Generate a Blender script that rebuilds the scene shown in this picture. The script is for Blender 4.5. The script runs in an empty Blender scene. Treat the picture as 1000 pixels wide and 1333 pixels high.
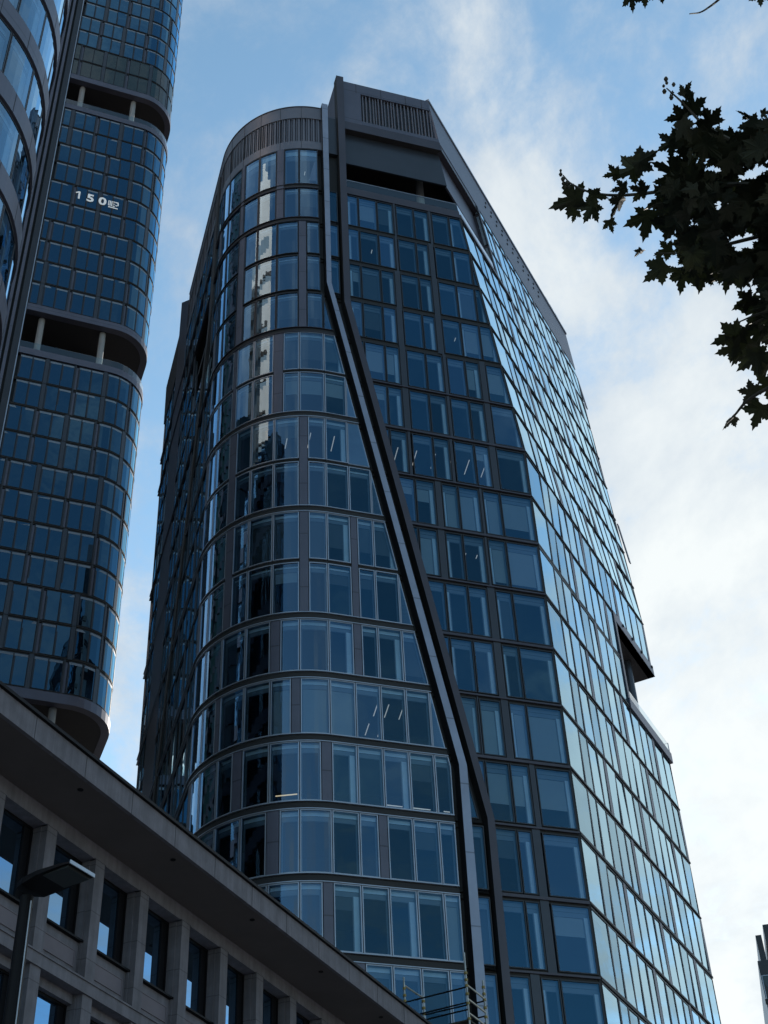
import bpy, bmesh, math, random
from mathutils import Vector, Matrix, noise
R = math.radians
sin, cos, pi = math.sin, math.cos, math.pi
random.seed(7)
SC = bpy.context.scene
COL = SC.collection

# ------------------------------------------------------------------ camera
cam_d = bpy.data.cameras.new("camera")
cam = bpy.data.objects.new("camera", cam_d)
COL.objects.link(cam)
SC.camera = cam
cam_d.sensor_fit = 'VERTICAL'
cam_d.sensor_height = 36.0
cam_d.sensor_width = 27.0
cam_d.lens = 50.0
cam_d.clip_start = 0.1
cam_d.clip_end = 6000.0
PITCH, ROLL = R(40.8), R(-2.994)
_fw = Vector((0, cos(PITCH), sin(PITCH)))
_rt = Vector((1, 0, 0))
_up = _rt.cross(_fw)
_rt2 = cos(ROLL) * _rt + sin(ROLL) * _up
_up2 = -sin(ROLL) * _rt + cos(ROLL) * _up
CAMP = Vector((0, 0, 1.7))
cam.matrix_world = Matrix(((_rt2.x, _up2.x, -_fw.x, CAMP.x), (_rt2.y, _up2.y, -_fw.y, CAMP.y),
                           (_rt2.z, _up2.z, -_fw.z, CAMP.z), (0, 0, 0, 1)))

# ------------------------------------------------------------------ sky and sun
SUN_AZ, SUN_EL = 23.0, 21.0          # azimuth from +Y towards +X
world = bpy.data.worlds.new("World")
SC.world = world
world.use_nodes = True
wn, wl = world.node_tree.nodes, world.node_tree.links
wn.clear()


def nd(nodes, t, **k):
    n = nodes.new(t)
    for a, v in k.items():
        if a.startswith('i_'):
            key = a[2:]
            key = int(key) if key.isdigit() else key
            n.inputs[key].default_value = v
        else:
            setattr(n, a, v)
    return n


def mth(nodes, links, op, a, b=None, clamp=False):
    n = nodes.new('ShaderNodeMath')
    n.operation = op
    n.use_clamp = clamp
    for i, v in enumerate((a, b)):
        if v is None:
            continue
        if isinstance(v, (int, float)):
            n.inputs[i].default_value = v
        else:
            links.new(v, n.inputs[i])
    return n.outputs[0]


sky = nd(wn, 'ShaderNodeTexSky', sky_type='NISHITA', sun_disc=False, sun_elevation=R(SUN_EL),
         sun_rotation=R(SUN_AZ), altitude=200.0, air_density=1.0, dust_density=0.22, ozone_density=1.3)
bg = nd(wn, 'ShaderNodeBackground', i_Strength=0.12)
tc = nd(wn, 'ShaderNodeTexCoord')
sep = nd(wn, 'ShaderNodeSeparateXYZ')
wl.new(tc.outputs['Generated'], sep.inputs[0])
zc = mth(wn, wl, 'MAXIMUM', sep.outputs[2], 0.04)
cx = mth(wn, wl, 'DIVIDE', sep.outputs[0], mth(wn, wl, 'ADD', zc, 0.12))
cy = mth(wn, wl, 'DIVIDE', sep.outputs[1], mth(wn, wl, 'ADD', zc, 0.12))
comb = nd(wn, 'ShaderNodeCombineXYZ')
wl.new(cx, comb.inputs[0])
wl.new(cy, comb.inputs[1])
n1 = nd(wn, 'ShaderNodeTexNoise', i_Scale=3.3, i_Detail=12.0, i_Roughness=0.62, i_Distortion=0.25)
mp1 = nd(wn, 'ShaderNodeMapping')
mp1.inputs['Location'].default_value = (3.1, 1.7, 0)
mp1.inputs['Rotation'].default_value = (0, 0, R(35))
mp1.inputs['Scale'].default_value = (1.15, 0.85, 1)
wl.new(comb.outputs[0], mp1.inputs[0])
wl.new(mp1.outputs[0], n1.inputs[0])
n2 = nd(wn, 'ShaderNodeTexNoise', i_Scale=1.25, i_Detail=4.0, i_Roughness=0.5)
wl.new(mp1.outputs[0], n2.inputs[0])
n3 = nd(wn, 'ShaderNodeTexNoise', i_Scale=11.0, i_Detail=8.0, i_Roughness=0.65, i_Distortion=0.2)
wl.new(mp1.outputs[0], n3.inputs[0])
# more cloud low down towards the sun side
sund = Vector((sin(R(SUN_AZ)) * cos(R(SUN_EL)), cos(R(SUN_AZ)) * cos(R(SUN_EL)), sin(R(SUN_EL))))
dot = nd(wn, 'ShaderNodeVectorMath', operation='DOT_PRODUCT')
wl.new(tc.outputs['Generated'], dot.inputs[0])
dot.inputs[1].default_value = sund
near = mth(wn, wl, 'POWER', mth(wn, wl, 'MAXIMUM', dot.outputs['Value'], 0.0), 7.0)
ny = nd(wn, 'ShaderNodeMapRange', i_1=-0.2, i_2=0.5, i_3=0.0, i_4=1.0)   # fewer clouds behind the camera
wl.new(sep.outputs[1], ny.inputs[0])
dens = mth(wn, wl, 'ADD', mth(wn, wl, 'MULTIPLY', n1.outputs[0], 1.05), mth(wn, wl, 'MULTIPLY', n2.outputs[0], 0.75))
dens = mth(wn, wl, 'ADD', dens, mth(wn, wl, 'MULTIPLY', near, 0.22))
dens = mth(wn, wl, 'ADD', dens, mth(wn, wl, 'MULTIPLY', mth(wn, wl, 'SUBTRACT', n3.outputs[0], 0.5), 0.62))
dens = mth(wn, wl, 'ADD', dens, mth(wn, wl, 'MULTIPLY', ny.outputs[0], 0.06))
cm = nd(wn, 'ShaderNodeMapRange', interpolation_type='SMOOTHSTEP', i_1=0.83, i_2=1.20, i_3=0.0, i_4=0.95)
wl.new(dens, cm.inputs[0])
ccol = nd(wn, 'ShaderNodeMix', data_type='RGBA')
ccol.inputs[6].default_value = (1.95, 2.3, 2.85, 1)
ccol.inputs[7].default_value = (3.75, 3.85, 3.95, 1)
cl = nd(wn, 'ShaderNodeMapRange', i_1=0.05, i_2=0.85, i_3=0.0, i_4=1.0)
wl.new(near, cl.inputs[0])
cfac = mth(wn, wl, 'ADD', cl.outputs[0], mth(wn, wl, 'MULTIPLY', mth(wn, wl, 'SUBTRACT', n1.outputs[0], 0.52), 2.2), True)
wl.new(cfac, ccol.inputs[0])
mix = nd(wn, 'ShaderNodeMix', data_type='RGBA')
wl.new(cm.outputs[0], mix.inputs[0])
hs = nd(wn, 'ShaderNodeHueSaturation', i_Saturation=1.02, i_Hue=0.488)
wl.new(sky.outputs[0], hs.inputs['Color'])
wl.new(hs.outputs[0], mix.inputs[6])
wl.new(ccol.outputs[2], mix.inputs[7])
tintn = nd(wn, 'ShaderNodeVectorMath', operation='MULTIPLY')
tintn.inputs[1].default_value = (0.985, 1.0, 0.965)
wl.new(mix.outputs[2], tintn.inputs[0])
wl.new(tintn.outputs[0], bg.inputs[0])
wo = nd(wn, 'ShaderNodeOutputWorld')
wl.new(bg.outputs[0], wo.inputs[0])

sun_d = bpy.data.lights.new("sun", 'SUN')
sun_d.energy = 4.6
sun_d.angle = R(0.6)
sun_d.color = (1.0, 0.93, 0.84)
sun = bpy.data.objects.new("sun", sun_d)
COL.objects.link(sun)
sun.rotation_euler = (-sund).to_track_quat('-Z', 'Y').to_euler()
sun.location = (0, 0, 300)
vs = SC.view_settings
vs.view_transform = 'Standard'
vs.look = 'None'
vs.exposure = 1.1
vs.gamma = 1.0
vs.use_curve_mapping = False
SC.cycles.max_bounces = 6
SC.cycles.transparent_max_bounces = 10
SC.cycles.use_denoising = True


# ------------------------------------------------------------------ materials
def mat_pbr(name, col, rough=0.5, metal=0.0, var=0.12, vscale=0.6, bump=0.0, bscale=30.0, spec=0.5, joint=0.0, emis=None):
    m = bpy.data.materials.new(name)
    m.use_nodes = True
    n, l = m.node_tree.nodes, m.node_tree.links
    b = n['Principled BSDF']
    b.inputs['Roughness'].default_value = rough
    b.inputs['Metallic'].default_value = metal
    b.inputs['Specular IOR Level'].default_value = spec
    geo = n.new('ShaderNodeNewGeometry')
    ns = nd(n, 'ShaderNodeTexNoise', i_Scale=vscale, i_Detail=5.0, i_Roughness=0.6)
    l.new(geo.outputs['Position'], ns.inputs[0])
    r = nd(n, 'ShaderNodeMapRange', i_1=0.3, i_2=0.7, i_3=1.0 - var, i_4=1.0 + var)
    l.new(ns.outputs[0], r.inputs[0])
    fac = r.outputs[0]
    if name.startswith('grey stone'):
        # rain streaks: noise drawn out down the wall
        mp = nd(n, 'ShaderNodeMapping')
        mp.inputs['Scale'].default_value = (5.0, 5.0, 0.35)
        l.new(geo.outputs['Position'], mp.inputs[0])
        n4 = nd(n, 'ShaderNodeTexNoise', i_Scale=1.0, i_Detail=5.0, i_Roughness=0.65)
        l.new(mp.outputs[0], n4.inputs[0])
        r4 = nd(n, 'ShaderNodeMapRange', i_1=0.38, i_2=0.62, i_3=0.82, i_4=1.08)
        l.new(n4.outputs[0], r4.inputs[0])
        fac = mth(n, l, 'MULTIPLY', fac, r4.outputs[0])
    if joint:
        s = n.new('ShaderNodeSeparateXYZ')
        l.new(geo.outputs['Position'], s.inputs[0])
        fr = mth(n, l, 'FRACT', mth(n, l, 'DIVIDE', s.outputs[2], joint))
        ln = mth(n, l, 'GREATER_THAN', fr, 0.02)
        fac = mth(n, l, 'MULTIPLY', fac, mth(n, l, 'ADD', mth(n, l, 'MULTIPLY', ln, 0.45), 0.55))
    sc = nd(n, 'ShaderNodeVectorMath', operation='SCALE')
    sc.inputs[0].default_value = col[:3]
    l.new(fac, sc.inputs['Scale'])
    l.new(sc.outputs[0], b.inputs['Base Color'])
    if bump:
        n3 = nd(n, 'ShaderNodeTexNoise', i_Scale=bscale, i_Detail=4.0)
        l.new(geo.outputs['Position'], n3.inputs[0])
        bp = nd(n, 'ShaderNodeBump', i_Strength=bump, i_Distance=0.02)
        l.new(n3.outputs[0], bp.inputs['Height'])
        l.new(bp.outputs[0], b.inputs['Normal'])
    if emis:
        b.inputs['Emission Color'].default_value = (*emis[:3], 1)
        b.inputs['Emission Strength'].default_value = emis[3]
    return m


def mat_glass(name, tint, refl=1.7, wave=0.02, ws=0.35, ior=1.52, opaque=None, rcol=(0.93, 0.97, 1.0)):
    """thin architectural glass: Fresnel mirror over a tinted see-through sheet (or over a dark back when opaque)"""
    m = bpy.data.materials.new(name)
    m.use_nodes = True
    n, l = m.node_tree.nodes, m.node_tree.links
    n.clear()
    out = n.new('ShaderNodeOutputMaterial')
    geo = n.new('ShaderNodeNewGeometry')
    ns = nd(n, 'ShaderNodeTexNoise', i_Scale=ws, i_Detail=2.0, i_Roughness=0.45)
    l.new(geo.outputs['Position'], ns.inputs[0])
    bp = nd(n, 'ShaderNodeBump', i_Strength=1.0, i_Distance=wave)
    l.new(ns.outputs[0], bp.inputs['Height'])
    gl = nd(n, 'ShaderNodeBsdfGlossy', i_Roughness=0.0)
    gl.inputs[0].default_value = (*rcol, 1)
    l.new(bp.outputs[0], gl.inputs['Normal'])
    if opaque:
        tr = n.new('ShaderNodeBsdfDiffuse')
        tr.inputs[0].default_value = (*opaque, 1)
    else:
        tr = n.new('ShaderNodeBsdfTransparent')
        tr.inputs[0].default_value = (*tint, 1)
    fr = nd(n, 'ShaderNodeFresnel', i_IOR=ior)
    l.new(bp.outputs[0], fr.inputs['Normal'])
    f2 = mth(n, l, 'MULTIPLY', fr.outputs[0], refl, True)
    mx = n.new('ShaderNodeMixShader')
    l.new(f2, mx.inputs[0])
    l.new(tr.outputs[0], mx.inputs[1])
    l.new(gl.outputs[0], mx.inputs[2])
    l.new(mx.outputs[0], out.inputs[0])
    return m


M = {}
M['frame_light'] = mat_pbr('light anodised frame', (0.26, 0.30, 0.36), 0.35, 0.5)
M['frame_dark'] = mat_pbr('dark anodised frame', (0.018, 0.021, 0.027), 0.4, 0.3)
M['black'] = mat_pbr('black joint', (0.006, 0.007, 0.009), 0.7)
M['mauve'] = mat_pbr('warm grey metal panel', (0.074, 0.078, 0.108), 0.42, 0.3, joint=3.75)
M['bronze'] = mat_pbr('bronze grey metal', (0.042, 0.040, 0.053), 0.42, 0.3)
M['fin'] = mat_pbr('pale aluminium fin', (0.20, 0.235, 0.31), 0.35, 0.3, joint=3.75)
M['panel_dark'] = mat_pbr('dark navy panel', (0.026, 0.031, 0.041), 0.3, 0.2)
M['reveal'] = mat_pbr('pale window reveal', (0.50, 0.62, 0.74), 0.5)
M['reveal2'] = mat_pbr('grey blind casing', (0.13, 0.17, 0.22), 0.5)
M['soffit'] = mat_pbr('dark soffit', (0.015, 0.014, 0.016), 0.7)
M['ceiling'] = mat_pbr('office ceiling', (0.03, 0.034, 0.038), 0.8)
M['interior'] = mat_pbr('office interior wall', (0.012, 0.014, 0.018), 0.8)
M['blind'] = mat_pbr('grey roller blind', (0.24, 0.29, 0.33), 0.8, var=0.05)
M['blind_dark'] = mat_pbr('dark roller blind', (0.05, 0.062, 0.075), 0.8, var=0.05)
M['concrete'] = mat_pbr('grey concrete column', (0.20, 0.21, 0.22), 0.7, bump=0.1)
M['glass'] = mat_glass('tower window glass', (0.74, 0.84, 0.90), 2.6, 0.010, 0.5, rcol=(0.24, 0.62, 0.96))
M['glass_b'] = mat_glass('tower window glass darker', (0.70, 0.82, 0.88), 1.8, 0.014, 0.6, rcol=(0.26, 0.64, 0.94))
M['glass_c'] = mat_glass('tower window glass brighter', (0.74, 0.84, 0.90), 3.2, 0.010, 0.45, rcol=(0.30, 0.64, 0.98))
M['glass_side'] = mat_glass('tower side window glass', (0.35, 0.48, 0.55), 2.5, 0.006, 0.4, rcol=(0.58, 0.84, 0.98))
M['glass_side_b'] = mat_glass('tower side window glass duller', (0.35, 0.48, 0.55), 2.05, 0.008, 0.5, rcol=(0.56, 0.82, 0.97))
M['glass_curve'] = mat_glass('curved window glass', (0.66, 0.78, 0.84), 3.2, 0.006, 0.5, rcol=(0.46, 0.73, 1.0))
M['glass_far'] = mat_glass('far tower glass', (0, 0, 0), 2.3, 0.012, 0.5, opaque=(0.003, 0.006, 0.011), rcol=(0.28, 0.66, 1.0))
M['glass_green'] = mat_glass('green plant floor glass', (0, 0, 0), 0.9, 0.012, 0.5, opaque=(0.012, 0.026, 0.028))
M['glass_near'] = mat_glass('near tower glass', (0.5, 0.62, 0.7), 2.3, 0.012, 0.4, rcol=(0.5, 0.78, 1.0))
M['glass_rail'] = mat_glass('railing glass', (0.62, 0.74, 0.76), 1.6, 0.0, 1.0)
M['glass_stone'] = mat_glass('stone building glass', (0, 0, 0), 6.0, 0.0, 0.3, opaque=(0.004, 0.005, 0.006), rcol=(0.36, 0.66, 1.0))
M['stone'] = mat_pbr('grey stone cladding', (0.092, 0.090, 0.108), 0.85, 0.0, 0.2, 1.6, 0.3, 45.0, joint=1.45)
M['stone_flat'] = mat_pbr('grey stone', (0.092, 0.090, 0.108), 0.85, 0.0, 0.2, 1.6, 0.25, 45.0)
M['stone_panel'] = mat_pbr('mauve grey render', (0.10, 0.09, 0.108), 0.85, 0.0, 0.1, 1.2)
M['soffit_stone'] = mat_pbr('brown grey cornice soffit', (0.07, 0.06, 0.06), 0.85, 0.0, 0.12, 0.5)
M['white'] = mat_pbr('white glowing lettering', (0.8, 0.8, 0.8), 0.6, emis=(0.9, 0.95, 1.0, 0.05))  # faint emission added to brighten the lettering
M['tube'] = mat_pbr('lit tube lamp', (0.8, 0.8, 0.8), 0.5, emis=(0.95, 0.93, 0.9, 0.16))
M['tube_warm'] = mat_pbr('lit warm tube lamp', (0.8, 0.7, 0.5), 0.5, emis=(1.0, 0.72, 0.42, 0.35))
M['lamp_black'] = mat_pbr('black powder coat', (0.0035, 0.0035, 0.005), 0.55, 0.0, spec=0.12)
M['lamp_edge'] = mat_pbr('pale lamp rim', (0.30, 0.34, 0.40), 0.4, 0.3)
M['lamp_glass'] = mat_pbr('lamp lens', (0.012, 0.014, 0.015), 0.4, spec=0.3)
M['steel'] = mat_pbr('galvanised tube', (0.30, 0.31, 0.30), 0.4, 0.7, 0.3, 4.0)
M['brass'] = mat_pbr('worn yellow coupler', (0.20, 0.15, 0.05), 0.5, 0.5)
M['crown'] = mat_pbr('crown metal lightened for reflection', (0.125, 0.128, 0.15), 0.35, 0.45)  # colour lightened to stand in for light reflected onto the crown
M['louvre'] = mat_pbr('grey louvre', (0.10, 0.10, 0.125), 0.5, 0.2)
M['asphalt'] = mat_pbr('asphalt', (0.05, 0.05, 0.052), 0.9, 0.0, 0.25, 2.0, 0.3, 60.0)
M['paving'] = mat_pbr('concrete paving', (0.34, 0.325, 0.31), 0.85, 0.0, 0.2, 1.0, 0.2, 40.0)
M['paint'] = mat_pbr('road paint', (0.75, 0.75, 0.73), 0.7, 0.0, 0.1, 5.0)
M['beige'] = mat_pbr('beige stone cladding', (0.72, 0.55, 0.46), 0.8, 0.0, 0.1, 0.3)
M['leaf'] = None
M['bark'] = mat_pbr('plane tree bark', (0.03, 0.027, 0.02), 0.9, 0.0, 0.4, 6.0, 0.4, 20.0)


def mat_leaf():
    m = bpy.data.materials.new('plane tree leaves')
    m.use_nodes = True
    n, l = m.node_tree.nodes, m.node_tree.links
    b = n['Principled BSDF']
    out = n['Material Output']
    geo = n.new('ShaderNodeNewGeometry')
    ns = nd(n, 'ShaderNodeTexNoise', i_Scale=2.2, i_Detail=3.0)
    l.new(geo.outputs['Position'], ns.inputs[0])
    cr = nd(n, 'ShaderNodeValToRGB')
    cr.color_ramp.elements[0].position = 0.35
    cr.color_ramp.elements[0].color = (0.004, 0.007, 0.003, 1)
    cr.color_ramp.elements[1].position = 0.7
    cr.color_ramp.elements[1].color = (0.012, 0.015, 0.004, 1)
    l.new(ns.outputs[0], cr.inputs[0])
    l.new(cr.outputs[0], b.inputs['Base Color'])
    b.inputs['Roughness'].default_value = 0.6
    b.inputs['Specular IOR Level'].default_value = 0.25
    t = n.new('ShaderNodeBsdfTranslucent')
    l.new(cr.outputs[0], t.inputs[0])
    mx = nd(n, 'ShaderNodeMixShader', i_0=0.15)
    l.new(b.outputs[0], mx.inputs[1])
    l.new(t.outputs[0], mx.inputs[2])
    l.new(mx.outputs[0], out.inputs[0])
    return m


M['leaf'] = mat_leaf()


# ------------------------------------------------------------------ mesh helpers
class MB:
    def __init__(s):
        s.v, s.f, s.m, s.mats = [], [], [], []

    def mi(s, mat):
        if mat not in s.mats:
            s.mats.append(mat)
        return s.mats.index(mat)

    def face(s, pts, mat, n=None):
        pts = [Vector(p) for p in pts]
        if n is not None and len(pts) >= 3:
            nn = Vector((0, 0, 0))
            for i in range(len(pts)):
                a, b = pts[i], pts[(i + 1) % len(pts)]
                nn += a.cross(b)
            if nn.dot(Vector(n)) < 0:
                pts.reverse()
        k = len(s.v)
        s.v += [tuple(p) for p in pts]
        s.f.append(tuple(range(k, k + len(pts))))
        s.m.append(s.mi(mat))

    def box(s, o, ax, ay, az, mat):
        """box from corner o with edge vectors"""
        o, ax, ay, az = Vector(o), Vector(ax), Vector(ay), Vector(az)
        c = o + (ax + ay + az) / 2
        for p, u, w in ((o, ax, ay), (o + az, ax, ay), (o, ay, az), (o + ax, ay, az), (o, ax, az), (o + ay, ax, az)):
            q = [p, p + u, p + u + w, p + w]
            s.face(q, mat, (q[0] + q[2]) / 2 - c)

    def tube(s, a, b, r, mat, n=8, r2=None, caps=True):
        a, b = Vector(a), Vector(b)
        d = (b - a).normalized()
        u = d.cross(Vector((0, 0, 1)) if abs(d.z) < 0.9 else Vector((1, 0, 0))).normalized()
        w = d.cross(u)
        r2 = r if r2 is None else r2
        ra = [a + (u * cos(2 * pi * i / n) + w * sin(2 * pi * i / n)) * r for i in range(n)]
        rb = [b + (u * cos(2 * pi * i / n) + w * sin(2 * pi * i / n)) * r2 for i in range(n)]
        for i in range(n):
            j = (i + 1) % n
            q = [ra[i], ra[j], rb[j], rb[i]]
            s.face(q, mat, (q[0] + q[1]) / 2 - a)
        if caps:
            s.face(ra, mat, -d)
            s.face(rb, mat, d)

    def build(s, name, parent=None, smooth=False, merge=False):
        me = bpy.data.meshes.new(name)
        me.from_pydata(s.v, [], s.f)
        for m in s.mats:
            me.materials.append(M[m])
        me.polygons.foreach_set('material_index', s.m)
        if merge:
            bm = bmesh.new()
            bm.from_mesh(me)
            bmesh.ops.remove_doubles(bm, verts=bm.verts, dist=1e-4)
            bm.to_mesh(me)
            bm.free()
        if smooth:
            me.polygons.foreach_set('use_smooth', [True] * len(me.polygons))
        me.update()
        o = bpy.data.objects.new(name, me)
        COL.objects.link(o)
        if parent:
            o.parent = parent
            o.matrix_parent_inverse = parent.matrix_world.inverted() if False else Matrix.Translation(-parent.location)
        return o


def thing(name, label, cat, loc=(0, 0, 0), group=None):
    o = bpy.data.objects.new(name, None)
    COL.objects.link(o)
    o.location = loc
    o['label'] = label
    o['category'] = cat
    if group:
        o['group'] = group
    return o


def struct(name, mb):
    o = mb.build(name)
    o['kind'] = 'structure'
    return o


# ---- facade surfaces: (a, z, off) -> world; a runs along the wall, off is outward
class Perim:
    def __init__(s, segs, cuts=(), lean=None):
        s.segs, s.cuts, s.lean = segs, sorted(cuts), lean

    def at(s, a):
        for sg in s.segs:
            if a <= sg['a1'] or sg is s.segs[-1]:
                if sg['t'] == 'L':
                    t = a - sg['a0']
                    return sg['p'] + sg['d'] * t, sg['n']
                th = sg['th0'] + sg['sg'] * (a - sg['a0']) / sg['r']
                n = Vector((sin(th), cos(th)))
                return sg['c'] + n * sg['r'], n

    def P(s, a, z, off=0.0):
        p, n = s.at(a)
        q = p + n * off
        v = Vector((q.x, q.y, z))
        if s.lean:
            v += s.lean(a, z)
        return v

    def N(s, a):
        n = s.at(a)[1]
        return Vector((n.x, n.y, 0))


def clip_half(poly, A, B, C):
    """keep A*a + B*z <= C"""
    out = []
    for i in range(len(poly)):
        p, q = poly[i], poly[(i + 1) % len(poly)]
        fp, fq = A * p[0] + B * p[1] - C, A * q[0] + B * q[1] - C
        if fp <= 0:
            out.append(p)
        if fp * fq < 0:
            t = fp / (fp - fq)
            out.append((p[0] + (q[0] - p[0]) * t, p[1] + (q[1] - p[1]) * t))
    res = []
    for p in out:
        if not res or abs(p[0] - res[-1][0]) + abs(p[1] - res[-1][1]) > 1e-4:
            res.append(p)
    if len(res) > 1 and abs(res[0][0] - res[-1][0]) + abs(res[0][1] - res[-1][1]) < 1e-4:
        res.pop()
    return res if len(res) >= 3 else []


def area(poly):
    return 0.5 * sum(poly[i][0] * poly[(i + 1) % len(poly)][1] - poly[(i + 1) % len(poly)][0] * poly[i][1] for i in range(len(poly)))


def ccw(poly):
    return poly if area(poly) > 0 else poly[::-1]


def inset(poly, w):
    """inset a convex polygon by w (scalar or per-edge list)"""
    poly = ccw(poly)
    n = len(poly)
    ws = w if isinstance(w, (list, tuple)) else [w] * n
    lines = []
    for i in range(n):
        (x0, y0), (x1, y1) = poly[i], poly[(i + 1) % n]
        dx, dy = x1 - x0, y1 - y0
        L = math.hypot(dx, dy) or 1e-9
        nx, ny = -dy / L, dx / L
        lines.append((nx, ny, nx * x0 + ny * y0 + ws[i]))
    out = poly
    for nx, ny, c in lines:
        out = clip_half(out, -nx, -ny, -c)
        if not out:
            return []
    return out


def rect(a0, a1, z0, z1):
    return [(a0, z0), (a1, z0), (a1, z1), (a0, z1)]


def split_cuts(pr, poly):
    lo, hi = min(p[0] for p in poly), max(p[0] for p in poly)
    cs = [c for c in pr.cuts if lo + 1e-3 < c < hi - 1e-3]
    if not cs:
        return [poly]
    out, prev = [], lo
    for c in cs + [hi]:
        q = clip_half(clip_half(poly, -1, 0, -prev), 1, 0, c)
        if q:
            out.append(q)
        prev = c
    return out


def emit(mb, pr, poly, off, mat):
    for q in split_cuts(pr, poly):
        ac = sum(p[0] for p in q) / len(q)
        mb.face([pr.P(a, z, off) for a, z in q], mat, pr.N(ac))


def edgewall(mb, pr, p, q, o0, o1, mat):
    lo, hi = sorted((p[0], q[0]))
    ts = [0.0] + sorted([(c - p[0]) / (q[0] - p[0]) for c in pr.cuts if lo + 1e-3 < c < hi - 1e-3]) + [1.0]
    for t0, t1 in zip(ts, ts[1:]):
        A = (p[0] + (q[0] - p[0]) * t0, p[1] + (q[1] - p[1]) * t0)
        B = (p[0] + (q[0] - p[0]) * t1, p[1] + (q[1] - p[1]) * t1)
        mb.face([pr.P(*A, o0), pr.P(*B, o0), pr.P(*B, o1), pr.P(*A, o1)], mat)


def prism(mb, pr, poly, o0, o1, mat, back=False):
    if not poly or abs(area(poly)) < 1e-3:
        return
    poly = ccw(poly)
    emit(mb, pr, poly, o1, mat)
    if back:
        emit(mb, pr, poly, o0, mat)
    for i in range(len(poly)):
        edgewall(mb, pr, poly[i], poly[(i + 1) % len(poly)], o0, o1, mat)


def ring(mb, pr, poly, w, o0, o1, mat):
    poly = ccw(poly)
    q = inset(poly, w)
    if not q or len(q) != len(poly):
        prism(mb, pr, poly, o0, -0.02, mat)
        return q
    # match q start to poly start
    k = min(range(len(q)), key=lambda i: (q[i][0] - poly[0][0]) ** 2 + (q[i][1] - poly[0][1]) ** 2)
    q = q[k:] + q[:k]
    n = len(poly)
    for i in range(n):
        j = (i + 1) % n
        emit(mb, pr, [poly[i], poly[j], q[j], q[i]], o1, mat)
        edgewall(mb, pr, poly[i], poly[j], o0, o1, mat)
        edgewall(mb, pr, q[i], q[j], o0, o1, mat)
    return q


def px_area(pr, poly):
    """projected size, used to pick the hundred windows that show largest"""
    pts = []
    for a, z in poly:
        v = pr.P(a, z) - CAMP
        d = v.dot(_fw)
        if d < 1:
            return 0
        x, y = v.dot(_rt2) / d, v.dot(_up2) / d
        if abs(x) > 0.29 or abs(y) > 0.38:
            return 0
        pts.append((x, y))
    ac = sum(p[0] for p in poly) / len(poly)
    v = pr.P(*poly[0]) - CAMP
    if v.dot(pr.N(ac)) > 0:
        return 0
    return abs(area(pts))


WINS = []      # queued windows of the tower being built


def queue_window(pr, poly, **k):
    WINS.append((px_area(pr, poly), pr, poly, k))


VR = random.Random(17)


def emit_tilt(mb, pr, poly, mat):
    """a pane set very slightly out of plumb, as real panes are"""
    ac = sum(p[0] for p in poly) / len(poly)
    zc = sum(p[1] for p in poly) / len(poly)
    k = 2.0 if mat.startswith('glass_side') else 1.0
    ta, tz = VR.gauss(0, .0035) * k, VR.gauss(0, .0035) * k
    for q in split_cuts(pr, poly):
        am = sum(p[0] for p in q) / len(q)
        mb.face([pr.P(a, z, ta * (a - ac) + tz * (z - zc)) for a, z in q], mat, pr.N(am))


def make_window(fr, gl, bl, pr, poly, frame='frame_light', glass='glass', side=0, fw=0.055, fo=0.04,
                top=0.42, blind=0.0, bmat='blind', inner=True, sidew=0.26, back=None, deep=0.26, topm='reveal'):
    """fr: frame mesh, gl: pane mesh, bl: blind mesh"""
    q = ring(fr, pr, poly, fw, -0.05, fo, frame)
    if not q:
        return
    if glass == 'glass':
        glass = VR.choice(['glass', 'glass', 'glass_b', 'glass_b', 'glass_c'])
    if glass == 'glass_side':
        glass = VR.choice(['glass_side', 'glass_side', 'glass_side_b'])
    emit_tilt(gl, pr, q, glass)
    zt = max(p[1] for p in q)
    zb = min(p[1] for p in q)
    a0, a1 = min(p[0] for p in q), max(p[0] for p in q)
    for i in range(len(q)):                       # deep reveal
        edgewall(fr, pr, q[i], q[(i + 1) % len(q)], -deep, -0.05, 'reveal2')
    body = q
    if inner and zt - zb > 1.2 and a1 - a0 > 0.5:
        t1 = clip_half(q, 0, -1, -(zt - top * 0.5))
        t2 = clip_half(clip_half(q, 0, -1, -(zt - top)), 0, 1, zt - top * 0.5)
        if t1:
            emit(fr, pr, t1, -deep + 0.07, topm)
        if t2:
            emit(fr, pr, t2, -deep + 0.04, 'reveal2')
        body = clip_half(q, 0, 1, zt - top)
        if side and body and sidew < (a1 - a0) * 0.5:
            if side > 0:
                sp = clip_half(body, -1, 0, -(a1 - sidew))
                body = clip_half(body, 1, 0, a1 - sidew)
            else:
                sp = clip_half(body, 1, 0, a0 + sidew)
                body = clip_half(body, -1, 0, -(a0 + sidew))
            if sp:
                emit(fr, pr, sp, -deep + 0.05, 'reveal')
        if body:
            ring(fr, pr, body, 0.05, -deep, -deep + 0.06, 'reveal2')
    if body and blind > 0 and bl is not None:
        bz = max(p[1] for p in body)
        bb = min(p[1] for p in body)
        b = clip_half(body, 0, -1, -(bz - blind * (bz - bb)))
        if b:
            emit(bl, pr, b, -deep + 0.01, bmat)
    if back and body:
        emit(fr, pr, body, -deep, back)


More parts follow.
